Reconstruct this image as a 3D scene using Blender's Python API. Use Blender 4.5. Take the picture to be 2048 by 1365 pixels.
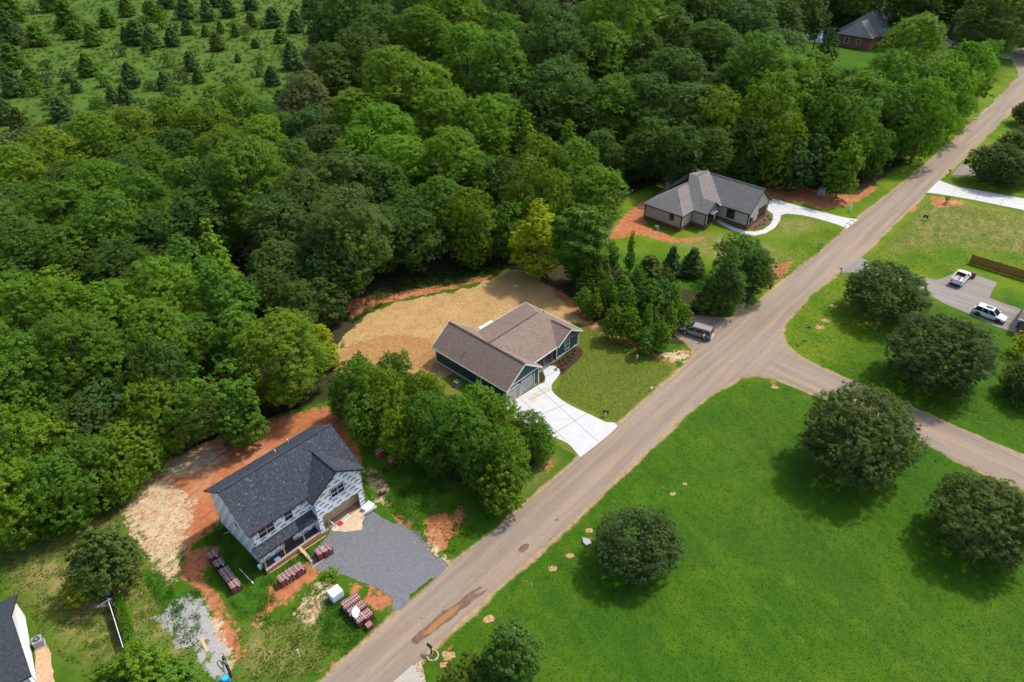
import bpy, bmesh, math, random
import numpy as np
from mathutils import Vector, Matrix, noise as mnoise

# ------------------------------------------------------------------ camera, sky, sun
for o in list(bpy.data.objects): bpy.data.objects.remove(o)
SC = bpy.context.scene
COL = SC.collection
H = 65.0; FPX = 1400.0; PITCH = math.radians(35.9); CU, CV = 1024.0, 682.5
cd = bpy.data.cameras.new('camera'); cam = bpy.data.objects.new('camera', cd); COL.objects.link(cam)
cam.location = (0, 0, H); cam.rotation_euler = (math.pi/2-PITCH, 0, 0)
cd.sensor_width = 36.0; cd.lens = 36.0*FPX/2048.0; cd.clip_start = 0.5; cd.clip_end = 6000
SC.camera = cam
SUN_EL = math.radians(56); SUN_VEC = Vector((0.83, 0.56, 0)).normalized()   # horizontal direction towards the sun
w = bpy.data.worlds.new('World'); SC.world = w; w.use_nodes = True
nt = w.node_tree; bgn = nt.nodes['Background']
sky = nt.nodes.new('ShaderNodeTexSky'); sky.sky_type = 'NISHITA'; sky.sun_disc = False
sky.sun_elevation = SUN_EL; sky.sun_rotation = math.atan2(SUN_VEC.x, SUN_VEC.y)
sky.air_density = 1.0; sky.dust_density = 2.5; sky.ozone_density = 1.0
nt.links.new(sky.outputs[0], bgn.inputs[0]); bgn.inputs[1].default_value = 0.15
ld = bpy.data.lights.new('sun', 'SUN'); ld.energy = 2.4; ld.angle = math.radians(3.5); ld.color = (1, 0.95, 0.87)
sun = bpy.data.objects.new('sun', ld); COL.objects.link(sun)
sv = Vector((SUN_VEC.x*math.cos(SUN_EL), SUN_VEC.y*math.cos(SUN_EL), math.sin(SUN_EL)))
sun.rotation_euler = sv.to_track_quat('Z', 'Y').to_euler(); sun.location = (0, 0, 120)
SC.view_settings.view_transform = 'Standard'; SC.view_settings.look = 'None'
SC.view_settings.gamma = 1; SC.view_settings.use_curve_mapping = False
SC.view_settings.exposure = 0.70
SC.cycles.max_bounces = 6; SC.cycles.transparent_max_bounces = 4; SC.cycles.transmission_bounces = 4

# ------------------------------------------------------------------ helpers
R = math.radians
def P(u, v, z=0.0):
    a = (u-CU)/FPX; b = -(v-CV)/FPX
    d = (a, math.cos(PITCH)+b*math.sin(PITCH), -math.sin(PITCH)+b*math.cos(PITCH))
    t = (z-H)/d[2]
    return (d[0]*t, d[1]*t)
def PV(u, v, z=0.0):
    p = P(u, v, z); return Vector((p[0], p[1], z))
ROAD_A = R(42.5)
DV = Vector((math.sin(ROAD_A), math.cos(ROAD_A))); NV = Vector((math.cos(ROAD_A), -math.sin(ROAD_A)))
ROTZ = math.atan2(DV.y, DV.x)

def tag(o, label=None, cat=None, group=None, kind=None):
    if label: o['label'] = label
    if cat: o['category'] = cat
    if group: o['group'] = group
    if kind: o['kind'] = kind
    return o
def empty(name, loc, rz=0.0, label=None, cat=None, group=None):
    o = bpy.data.objects.new(name, None); COL.objects.link(o)
    o.location = loc if len(loc) == 3 else (loc[0], loc[1], 0); o.rotation_euler = (0, 0, rz)
    o.empty_display_size = 0.2
    return tag(o, label, cat, group)

class MB:
    """collects faces of one mesh object"""
    def __init__(s): s.v = []; s.f = []; s.uv = None
    def face(s, pts):
        i = len(s.v); s.v += [tuple(p) for p in pts]; s.f.append(list(range(i, i+len(pts)))); return s
    def box(s, c, size, rz=0.0, M=None):
        x, y, z = size[0]/2, size[1]/2, size[2]/2
        m = M if M is not None else Matrix.Translation(c) @ Matrix.Rotation(rz, 4, 'Z')
        i = len(s.v)
        for dz in (-z, z):
            for dx, dy in ((-x, -y), (x, -y), (x, y), (-x, y)):
                s.v.append(tuple(m @ Vector((dx, dy, dz))))
        for q in ((0, 3, 2, 1), (4, 5, 6, 7), (0, 1, 5, 4), (1, 2, 6, 5), (2, 3, 7, 6), (3, 0, 4, 7)):
            s.f.append([i+k for k in q])
        return s
    def bb(s, x0, x1, y0, y1, z0, z1):
        return s.box(((x0+x1)/2, (y0+y1)/2, (z0+z1)/2), (abs(x1-x0), abs(y1-y0), abs(z1-z0)))
    def bar(s, a, b, w, h=None):
        a = Vector(a); b = Vector(b); d = b-a; L = d.length
        m = Matrix.Translation((a+b)/2) @ d.to_track_quat('X', 'Z').to_matrix().to_4x4()
        return s.box(None, (L, w, h or w), M=m)
    def slab(s, top, t):
        """polygon (3-D points) with thickness t downwards"""
        i = len(s.v); n = len(top)
        s.v += [tuple(p) for p in top]+[(p[0], p[1], p[2]-t) for p in top]
        s.f.append([i+k for k in range(n)]); s.f.append([i+n+k for k in reversed(range(n))])
        for k in range(n):
            j = (k+1) % n; s.f.append([i+k, i+n+k, i+n+j, i+j])
        return s
    def prism_y(s, pts, y0, y1):
        """polygon in (x,z) extruded along y"""
        i = len(s.v); n = len(pts)
        s.v += [(p[0], y0, p[1]) for p in pts]+[(p[0], y1, p[1]) for p in pts]
        s.f.append([i+k for k in range(n)]); s.f.append([i+n+k for k in reversed(range(n))])
        for k in range(n):
            j = (k+1) % n; s.f.append([i+k, i+n+k, i+n+j, i+j])
        return s
    def prism_x(s, pts, x0, x1):
        i = len(s.v); n = len(pts)
        s.v += [(x0, p[0], p[1]) for p in pts]+[(x1, p[0], p[1]) for p in pts]
        s.f.append([i+k for k in range(n)]); s.f.append([i+n+k for k in reversed(range(n))])
        for k in range(n):
            j = (k+1) % n; s.f.append([i+k, i+n+k, i+n+j, i+j])
        return s
    def tube(s, path, radii, n=6, cap=True):
        path = [Vector(p) for p in path]; i0 = len(s.v)
        if not hasattr(radii, '__len__'): radii = [radii]*len(path)
        for k, p in enumerate(path):
            d = (path[min(k+1, len(path)-1)]-path[max(k-1, 0)])
            if d.length < 1e-6: d = Vector((0, 0, 1))
            q = d.to_track_quat('Z', 'Y')
            for j in range(n):
                a = 2*math.pi*j/n
                s.v.append(tuple(p+q @ Vector((math.cos(a)*radii[k], math.sin(a)*radii[k], 0))))
        for k in range(len(path)-1):
            for j in range(n):
                a = i0+k*n+j; b = i0+k*n+(j+1) % n
                s.f.append([a, b, b+n, a+n])
        if cap:
            s.f.append([i0+j for j in reversed(range(n))]); s.f.append([i0+(len(path)-1)*n+j for j in range(n)])
        return s
    def cyl(s, c, r, h, n=12, r2=None, axis='z'):
        c = Vector(c); d = {'x': Vector((1, 0, 0)), 'y': Vector((0, 1, 0)), 'z': Vector((0, 0, 1))}[axis]*h/2
        return s.tube([c-d, c+d], [r, r if r2 is None else r2], n)
    def ell(s, c, r, n=8, m=6):
        i0 = len(s.v)
        for k in range(m+1):
            t = math.pi*k/m
            for j in range(n):
                a = 2*math.pi*j/n
                s.v.append((c[0]+r[0]*math.sin(t)*math.cos(a), c[1]+r[1]*math.sin(t)*math.sin(a), c[2]+r[2]*math.cos(t)))
        for k in range(m):
            for j in range(n):
                a = i0+k*n+j; b = i0+k*n+(j+1) % n
                s.f.append([a, a+n, b+n, b])
        return s
    def mesh(s, name, mat, smooth=False):
        me = bpy.data.meshes.new(name); me.from_pydata(s.v, [], s.f)
        bm = bmesh.new(); bm.from_mesh(me); bmesh.ops.recalc_face_normals(bm, faces=bm.faces); bm.to_mesh(me); bm.free()
        if mat: me.materials.append(mat)
        if smooth:
            for p in me.polygons: p.use_smooth = True
        me.update(); return me
    def build(s, name, mat, parent=None, smooth=False, label=None, kind=None, bevel=0.0):
        o = bpy.data.objects.new(name, s.mesh(name, mat, smooth)); COL.objects.link(o); o.parent = parent
        if bevel:
            md = o.modifiers.new('bevel', 'BEVEL'); md.width = bevel; md.segments = 2; md.limit_method = 'ANGLE'
        return tag(o, label, kind=kind)

def copy_tree(o, parent=None):
    c = o.copy(); COL.objects.link(c); c.parent = parent
    for ch in o.children: copy_tree(ch, c)
    return c

# ------------------------------------------------------------------ material tools
class NB:
    def __init__(s, name):
        s.m = bpy.data.materials.new(name); s.m.use_nodes = True; s.t = s.m.node_tree
        s.b = s.t.nodes['Principled BSDF']; s.b.inputs['Specular IOR Level'].default_value = 0.25
        s._pos = None
    def node(s, t, **kw):
        n = s.t.nodes.new(t)
        for k, v in kw.items(): setattr(n, k, v)
        return n
    def put(s, sock, v):
        if isinstance(v, bpy.types.NodeSocket): s.t.links.new(v, sock)
        elif v is not None:
            if hasattr(sock.default_value, '__len__') and hasattr(v, '__len__') and len(v) == 3 and len(sock.default_value) == 4: v = (*v, 1)
            sock.default_value = v
    def pos(s):
        if s._pos is None: s._pos = s.node('ShaderNodeTexCoord').outputs['Object']
        return s._pos
    def mapping(s, rot=(0, 0, 0), scale=(1, 1, 1), loc=(0, 0, 0), vec=None):
        v = vec or s.pos()
        if any(rot):                       # turn first, then stretch
            r_ = s.node('ShaderNodeMapping'); s.put(r_.inputs[0], v); r_.inputs['Rotation'].default_value = rot; v = r_.outputs[0]
        n = s.node('ShaderNodeMapping'); s.put(n.inputs[0], v); n.inputs['Scale'].default_value = scale; n.inputs['Location'].default_value = loc
        return n.outputs[0]
    def noise(s, scale, detail=4, rough=0.55, vec=None, dist=0.0):
        n = s.node('ShaderNodeTexNoise'); s.put(n.inputs['Vector'], vec or s.pos())
        n.inputs['Scale'].default_value = scale; n.inputs['Detail'].default_value = detail; n.inputs['Roughness'].default_value = rough; n.inputs['Distortion'].default_value = dist
        return n.outputs[0]
    def voronoi(s, scale, vec=None, out='Distance'):
        n = s.node('ShaderNodeTexVoronoi'); s.put(n.inputs['Vector'], vec or s.pos()); n.inputs['Scale'].default_value = scale
        return n.outputs[out]
    def math(s, op, a, b=0.0, clamp=False):
        n = s.node('ShaderNodeMath', operation=op, use_clamp=clamp); s.put(n.inputs[0], a); s.put(n.inputs[1], b); return n.outputs[0]
    def step(s, x, lo, hi, a=0.0, b=1.0):
        n = s.node('ShaderNodeMapRange', interpolation_type='SMOOTHSTEP'); s.put(n.inputs[0], x)
        for i, v in zip((1, 2, 3, 4), (lo, hi, a, b)): n.inputs[i].default_value = v
        return n.outputs[0]
    def lin(s, x, lo, hi, a, b):
        n = s.node('ShaderNodeMapRange'); s.put(n.inputs[0], x)
        for i, v in zip((1, 2, 3, 4), (lo, hi, a, b)): n.inputs[i].default_value = v
        return n.outputs[0]
    def mix(s, fac, a, b, mode='MIX'):
        n = s.node('ShaderNodeMix', data_type='RGBA', blend_type=mode)
        s.put(n.inputs[0], fac); s.put(n.inputs[6], a); s.put(n.inputs[7], b); return n.outputs[2]
    def attr(s, name, out='Fac'):
        n = s.node('ShaderNodeAttribute', attribute_name=name); return n.outputs[out]
    def bump(s, h, strength=0.3, dist=0.02):
        n = s.node('ShaderNodeBump'); n.inputs['Strength'].default_value = strength; n.inputs['Distance'].default_value = dist
        s.put(n.inputs['Height'], h); s.put(s.b.inputs['Normal'], n.outputs[0])
    def out(s, col, rough=0.85, spec=None, metal=None):
        s.put(s.b.inputs['Base Color'], col); s.put(s.b.inputs['Roughness'], rough)
        if spec is not None: s.b.inputs['Specular IOR Level'].default_value = spec
        if metal is not None: s.b.inputs['Metallic'].default_value = metal
        return s.m

def plain(name, col, rough=0.7, var=0.12, scale=3.0, spec=0.25, metal=0.0):
    n = NB(name)
    f = n.noise(scale, 4, 0.6)
    lo = tuple(c*(1-var) for c in col); hi = tuple(min(1, c*(1+var)) for c in col)
    return n.out(n.mix(n.step(f, 0.3, 0.7), lo, hi), rough, spec, metal)
MT = {}
for nm, c, r_, v_, s_, sp in [
    ('white_trim', (.78, .78, .76), .5, .03, 2, .3), ('green_siding', (.052, .098, .078), .6, .10, 1.2, .25), ('door_grey', (.42, .40, .36), .55, .04, 2, .25),
    ('beige_siding', (.46, .41, .335), .65, .06, 1.2, .25), ('dark_trim', (.03, .025, .022), .5, .2, 3, .3), ('foundation_brick', (.22, .085, .05), .85, .3, 4, .2),
    ('cedar', (.30, .13, .055), .65, .25, 6, .2), ('lumber', (.52, .36, .20), .75, .15, 4, .2), ('dark_wood', (.09, .05, .03), .8, .3, 5, .2),
    ('white_vinyl', (.70, .71, .72), .45, .03, 2, .35), ('rubber', (.012, .012, .013), .8, .2, 8, .2), ('rim', (.30, .31, .32), .35, .1, 6, .6),
    ('black_plastic', (.012, .012, .013), .45, .2, 4, .4), ('blue_plastic', (.02, .16, .42), .45, .15, 3, .4), ('cyan_plastic', (.02, .42, .75), .4, .1, 3, .4),
    ('teal_bin', (.008, .05, .09), .5, .2, 3, .4), ('grey_metal', (.32, .33, .34), .45, .1, 5, .5), ('dark_metal', (.05, .055, .06), .45, .2, 5, .5),
    ('brick', (.19, .05, .042), .85, .35, 14, .2), ('dark_brick', (.05, .035, .04), .85, .35, 14, .2), ('brick_band', (.46, .36, .34), .6, .2, 8, .3),
    ('fence_wood', (.26, .115, .035), .8, .3, 3, .2), ('white_paint', (.74, .75, .75), .22, .03, 2, .5), ('van_paint', (.26, .24, .215), .25, .06, 3, .5),
    ('red_plastic', (.5, .03, .025), .4, .1, 4, .4), ('foam', (.80, .82, .84), .6, .05, 4, .3), ('brick_wall', (.30, .12, .085), .85, .35, 6, .2),
    ('skin', (.42, .24, .17), .6, .05, 10, .3), ('hair', (.02, .014, .01), .7, .2, 20, .3), ('shirt', (.72, .75, .80), .8, .05, 20, .2), ('trousers', (.02, .022, .03), .85, .1, 20, .2),
    ('sign_black', (.012, .012, .014), .4, .1, 4, .4), ('sign_green', (.015, .16, .10), .4, .1, 4, .4), ('sand_stone', (.42, .30, .22), .9, .4, 4, .2),
    ('bark', (.13, .10, .075), .9, .35, 6, .15), ('pale_bark', (.36, .33, .28), .85, .3, 5, .15), ('tail_light', (.45, .02, .015), .3, .05, 4, .5), ('headlight', (.7, .72, .74), .15, .05, 4, .6),
    ('porch_floor', (.045, .05, .055), .7, .25, 3, .3), ('mulch', (.055, .03, .02), .95, .5, 9, .1), ('pipe_white', (.82, .82, .78), .4, .02, 3, .3), ('orange_stake', (.55, .22, .03), .6, .1, 3, .3)]:
    MT[nm] = plain(nm, c, r_, v_, s_, sp)

def glass_mat(name, col=(.012, .015, .018), rough=0.06):
    n = NB(name); n.b.inputs['IOR'].default_value = 1.5
    return n.out(col, rough, 0.6)
MT['glass'] = glass_mat('glass'); MT['car_glass'] = glass_mat('car_glass', (.02, .025, .03), .05)

def shingle(name, base, speck=0.0, speck_col=(.3, .32, .34), var=0.22):
    n = NB(name)
    fine = n.noise(9, 3, 0.7); big = n.noise(0.35, 3, 0.5)
    strip = n.voronoi(5.5, n.mapping(scale=(1, 1, 2.2)), 'Color')
    sepn = n.node('ShaderNodeSeparateColor'); n.put(sepn.inputs[0], strip)
    f = n.math('ADD', n.math('MULTIPLY', fine, .45), n.math('MULTIPLY', sepn.outputs[0], .55))
    col = n.mix(n.step(f, .2, .8), tuple(c*(1-var) for c in base), tuple(c*(1+var) for c in base))
    col = n.mix(n.step(big, .35, .7, 0, .25), col, tuple(c*.75 for c in base))
    if speck:
        sp = n.noise(2.6, 2, 0.8, n.mapping(scale=(1, 1.6, 1)))
        col = n.mix(n.step(sp, .60, .68, 0, speck), col, speck_col)
    n.bump(f, .25, .02)
    return n.out(col, .9, .2)
MT['roof_brown'] = shingle('roof_brown', (.205, .15, .118))
MT['roof_grey'] = shingle('roof_grey', (.185, .17, .155))
MT['roof_slate'] = shingle('roof_slate', (.041, .049, .060), .6, (.15, .17, .19), .3)
MT['roof_navy'] = shingle('roof_navy', (.045, .052, .062), .15, (.09, .10, .11))
MT['roof_far'] = shingle('roof_far', (.16, .16, .15), 0, var=.15)
MT['roof_far_dark'] = shingle('roof_far_dark', (.05, .05, .062), 0, var=.2)

def wrap_mat():
    """white house wrap with rows of printed dark blue arched marks"""
    n = NB('house_wrap'); uv = n.node('ShaderNodeUVMap').outputs[0]
    sp = n.node('ShaderNodeSeparateXYZ'); n.put(sp.inputs[0], uv)
    u, v = sp.outputs[0], sp.outputs[1]
    row = n.math('DIVIDE', v, 0.62); ri = n.math('FLOOR', row); fv = n.math('SUBTRACT', n.math('FRACT', row), .5)
    cu_ = n.math('ADD', n.math('DIVIDE', u, 1.2), n.math('MULTIPLY', ri, 0.37)); fu = n.math('SUBTRACT', n.math('FRACT', cu_), .5)
    X = n.math('MULTIPLY', fu, 1.2); Y = n.math('MULTIPLY', fv, .62)
    def ell(dx, dy, rx, ry):
        a = n.math('DIVIDE', n.math('SUBTRACT', X, dx), rx); b = n.math('DIVIDE', n.math('SUBTRACT', Y, dy), ry)
        return n.math('ADD', n.math('MULTIPLY', a, a), n.math('MULTIPLY', b, b))
    outer = n.math('LESS_THAN', ell(0, .0, .36, .185), 1.0)
    inner = n.math('GREATER_THAN', ell(.02, -.105, .30, .15), 1.0)
    arc = n.math('MULTIPLY', outer, inner)
    text = n.math('MULTIPLY', n.math('LESS_THAN', ell(0, -.05, .28, .07), 1.0), n.math('GREATER_THAN', n.noise(18, 1, .5, uv), .45))
    mark = n.math('MAXIMUM', arc, n.math('MULTIPLY', text, .35))
    base = n.mix(n.step(n.noise(1.3, 3, .6, uv), .3, .7), (.80, .81, .82), (.87, .875, .88))
    return n.out(n.mix(mark, base, (.022, .04, .13)), .55, .3)
MT['wrap'] = wrap_mat()

def water_mat():
    n = NB('pool_water'); n.bump(n.noise(3, 3), .3, .03)
    return n.out((.02, .42, .46), .06, .5)
MT['water'] = water_mat()
def puddle_mat():
    n = NB('puddle_water'); return n.out(n.mix(n.noise(.8, 3), (.27, .115, .04), (.34, .155, .055)), .12, .35)
MT['puddle'] = puddle_mat()

# ------------------------------------------------------------------ ground surface regions (pixel outlines -> ground points)
def poly(pts): return [P(*p) for p in pts]
def sdf(px, py, pg):
    d = np.full(px.shape, 1e9); inside = np.zeros(px.shape, bool); n = len(pg)
    for i in range(n):
        ax, ay = pg[i]; bx, by = pg[(i+1) % n]
        ex, ey = bx-ax, by-ay; L = ex*ex+ey*ey+1e-9
        t = np.clip(((px-ax)*ex+(py-ay)*ey)/L, 0, 1)
        d = np.minimum(d, np.hypot(px-ax-t*ex, py-ay-t*ey))
        c = (ay > py) != (by > py)
        with np.errstate(divide='ignore', invalid='ignore'):
            xi = ax+(py-ay)/(by-ay+1e-12)*ex
        inside ^= c & (px < xi)
    return np.where(inside, d, -d)
def catmull(pts, step=0.6, closed=True):
    out = []; n = len(pts)
    for i in range(n if closed else n-1):
        p0, p1, p2, p3 = (Vector(pts[(i+k-1) % n] if closed else pts[min(max(i+k-1, 0), n-1)]) for k in range(4))
        m = max(1, int((p2-p1).length/step))
        for k in range(m):
            t = k/m
            out.append(0.5*((2*p1)+(p2-p0)*t+(2*p0-5*p1+4*p2-p3)*t*t+(3*p1-p0-3*p2+p3)*t*t*t))
    return [(q.x, q.y) for q in out]
def subdivide(pts, step):
    out = []; n = len(pts)
    for i in range(n):
        a = Vector(pts[i]); b = Vector(pts[(i+1) % n]); m = max(1, int((b-a).length/step))
        for k in range(m): out.append(tuple(a.lerp(b, k/m)))
    return out
def wobble(pts, amp, freq, seed=0.0):
    out = []
    for x, y in pts:
        q = Vector((x*freq, y*freq, seed))
        nx = mnoise.noise(q)+.5*mnoise.noise(q*2.7)+.3*mnoise.noise(q*6.1); ny = mnoise.noise(q+Vector((7.3, 3.1, 0)))+.5*mnoise.noise(q*2.7+Vector((5, 1, 0)))+.3*mnoise.noise(q*6.1+Vector((2, 9, 0)))
        out.append((x+nx*amp, y+ny*amp))
    return out
def sheet(name, pts, z, mat, parent=None, thick=0.0, kind='structure', label=None):
    bm = bmesh.new(); vs = [bm.verts.new((x, y, z)) for x, y in pts]
    f = bm.faces.new(vs); f.normal_update()
    if f.normal.z < 0: f.normal_flip()
    if thick:
        r = bmesh.ops.extrude_face_region(bm, geom=[f]);
        for vv in [g for g in r['geom'] if isinstance(g, bmesh.types.BMVert)]: vv.co.z = z
        for vv in vs: vv.co.z = z-thick
        bmesh.ops.recalc_face_normals(bm, faces=bm.faces)
    bmesh.ops.triangulate(bm, faces=[f for f in bm.faces if len(f.verts) > 4])
    me = bpy.data.meshes.new(name); bm.to_mesh(me); bm.free(); me.materials.append(mat)
    o = bpy.data.objects.new(name, me); COL.objects.link(o); o.parent = parent
    tag(o, label, kind=None if parent else kind); return o

road_L = [(560,1436),(650,1357),(903,1131),(1040,1019),(1163,913),(1235,853),(1348,752),(1384,716),(1388,700),(1372,684),(1352,668),(1368,640),(1396,633),(1421,637),(1461,637),(1498,621),(1539,587),(1608,529),(1642,506),(1693,457),(1727,427),(1822,355),(1908,281),(1990,202),(2036,156),(2036,132),(2018,117),(2016,106),(2040,96)]
road_R = [(2130,92),(2200,104),(2230,125),(2190,150),(2100,165),(2018,228),(1943,301),(1854,384),(1782,452),(1721,514),(1690,536),(1656,561),(1621,590),(1587,627),(1570,645),(1563,664),(1569,686),(1594,713),(1697,761),(1844,826),(2048,914),(2250,1000),(2250,1090),(2048,984),(1984,952),(1902,916),(1847,881),(1740,834),(1645,795),(1587,770),(1553,757),(1509,750),(1478,755),(1416,792),(1348,850),(1299,897),(1214,978),(1118,1068),(985,1183),(838,1323),(760,1400),(720,1440)]
ROAD = wobble(subdivide(poly(road_L+road_R), 0.5), 0.16, 0.55, 1.0)

CLAY = [poly(p) for p in [
    [(250,985),(300,925),(420,880),(560,832),(650,812),(692,832),(722,900),(724,945),(600,1010),(450,1040),(400,1082),(366,1112),(320,1080),(255,1020)],
    [(362,1100),(440,1092),(446,1128),(402,1140),(432,1184),(474,1250),(494,1312),(470,1328),(440,1290),(420,1220),(385,1172),(360,1160)],
    [(500,1256),(540,1178),(585,1140),(622,1120),(650,1142),(622,1168),(592,1192),(560,1212),(532,1232),(520,1256)],
    [(735,1168),(786,1190),(788,1222),(752,1222),(718,1206),(735,1190)],
    [(848,1040),(880,1020),(905,1030),(918,1010),(932,1028),(915,1062),(897,1100),(870,1104),(850,1070)],
    [(776,1006),(800,1028),(832,1050),(826,1064),(790,1040)],
    [(700,1165),(720,1172),(715,1195),(700,1185)],
    [(1212,478),(1250,428),(1285,402),(1302,398),(1290,425),(1296,455),(1360,478),(1412,474),(1440,462),(1400,484),(1340,487),(1280,470),(1240,478)],
    [(1515,355),(1600,370),(1650,386),(1726,392),(1700,412),(1650,420),(1600,406),(1540,396)],
    [(1528,552),(1552,528),(1590,522),(1574,548),(1535,576)],
    [(1700,400),(1740,372),(1760,376),(1715,405)],
    [(1215,955),(1240,938),(1245,952),(1222,972)], [(1085,940),(1100,915),(1108,925),(1095,950)],
    [(888,1325),(898,1296),(902,1310),(893,1330)], [(1174,1064),(1186,1076),(1176,1088)],
    [(1362,694),(1384,702),(1386,722),(1376,716)], [(1368,634),(1420,628),(1440,640),(1400,640)],
    [(1862,392),(1905,398),(1945,404),(1885,418),(1862,410)], [(1545,758),(1552,762),(1548,778),(1542,772)],
    [(690,600),(760,590),(880,570),(985,548),(990,556),(890,582),(770,606),(700,640)], [(1085,560),(1150,600),(1195,650),(1150,640),(1100,600)],
    [(1146,624),(1190,648),(1250,676),(1300,702),(1345,722),(1352,732),(1290,708),(1230,682),(1160,648)], [(1816,412),(1838,398),(1834,424),(1820,428)], [(640,1345),(668,1320),(676,1326),(650,1352)],
]]
SAND = [poly(p) for p in [
    [(238,1000),(290,962),(340,955),(392,1000),(386,1040),(372,1085),(362,1120),(352,1168),(330,1165),(290,1112),(246,1040)],
    [(240,985),(300,930),(420,885),(460,905),(430,940),(340,960)],
    [(722,935),(760,945),(770,975),(775,1008),(752,1000),(735,965)], [(742,962),(775,968),(770,1010),(755,1005)],
    [(588,1222),(610,1196),(650,1190),(665,1205),(645,1228),(620,1252),(596,1244)], [(600,1190),(650,1158),(672,1170),(650,1185)],
    [(1312,712),(1352,700),(1380,702),(1372,726),(1340,722)], [(1600,1364),(1600,1364),(1601,1364)],
    [(838,1075),(870,1095),(905,1120),(890,1128),(860,1112)], [(1480,600),(1498,612),(1478,628),(1462,632)],
    [(405,1230),(440,1235),(470,1320),(462,1350),(435,1340),(420,1290)],
]]
DRY = [poly(p) for p in [
    [(0,1090),(120,1050),(230,1000),(250,1040),(300,1120),(340,1200),(400,1290),(400,1365),(200,1365),(90,1290),(60,1220),(0,1190)],
    [(1745,520),(1860,395),(1960,410),(2100,430),(2100,520),(1960,500),(1850,495)],
    [(1320,480),(1420,465),(1500,472),(1560,500),(1600,520),(1560,540),(1520,560),(1380,500)],
    [(1540,440),(1600,432),(1650,445),(1600,470),(1545,480)],
    [(1050,890),(1110,905),(1120,930),(1060,990),(1020,990)],
    [(1910,300),(2000,280),(2048,300),(2000,330)], [(470,1260),(620,1230),(700,1250),(640,1340),(560,1365),(470,1365)],
    [(1960,990),(2000,960),(2100,1010),(2100,1060)],
]]
GREYS = [poly(p) for p in [[(330,1222),(370,1192),(408,1196),(420,1240),(448,1300),(462,1340),(440,1362),(410,1340),(385,1295),(350,1290),(340,1260)], [(330,1225),(300,1240),(330,1260)]]]
YG = [poly(p) for p in [[(1190,500),(1250,390),(1420,330),(1560,360),(1740,370),(1720,440),(1640,510),(1540,600),(1400,520)], [(1500,760),(1380,700),(1560,560),(1700,410),(1900,240),(2100,60),(2400,160),(2400,560),(1850,600),(1690,720),(1600,740)]]]
SOD = [poly(p) for p in [[(1130,640),(1160,632),(1220,662),(1300,700),(1372,742),(1240,860),(1170,920),(1090,880),(1000,800),(880,800),(868,740),(1000,700)]]]
FOREST = [poly(p) for p in [[(-400,1060),(0,1060),(230,990),(330,905),(560,820),(660,800),(680,690),(740,620),(860,575),(1000,535),(1060,540),(1120,590),(1180,640),(1290,690),(1380,690),(1375,630),(1480,610),(1240,540),(1215,470),(1250,395),(1400,330),(1540,350),(1640,388),(1720,390),(1800,330),(1900,240),(1960,150),(1870,150),(1800,190),(1600,140),(1600,85),(1480,30),(1400,-40),(700,-40),(620,60),(600,150),(520,235),(250,290),(0,380),(-400,460)],
    [(680,760),(800,740),(890,790),(1000,800),(1090,880),(1060,960),(980,990),(900,960),(790,900),(720,880)], [(1560,12),(1700,6),(1860,22),(2000,60),(2300,60),(2300,-45),(1500,-45)]]]
FIELD = [poly(p) for p in [[(-900,470),(0,370),(260,290),(540,230),(620,150),(640,40),(720,-60),(-900,-60)]]]
WEEDY = [poly(p) for p in [[(395,1075),(450,1030),(470,1080),(440,1100)], [(430,1120),(480,1100),(540,1150),(560,1190),(530,1260),(480,1230),(440,1170)], [(540,1150),(640,1085),(650,1100),(590,1140)], [(610,1180),(640,1190),(640,1170)],
    [(720,960),(740,1000),(790,1030),(850,1085),(840,1030),(860,990),(900,990),(870,950),(780,930)], [(650,1180),(700,1190),(740,1215),(760,1250),(700,1300),(640,1290),(640,1240)], [(350,1180),(400,1180),(400,1290),(350,1280)], [(290,1140),(330,1150),(380,1240),(350,1260),(300,1180)]]]

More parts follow.
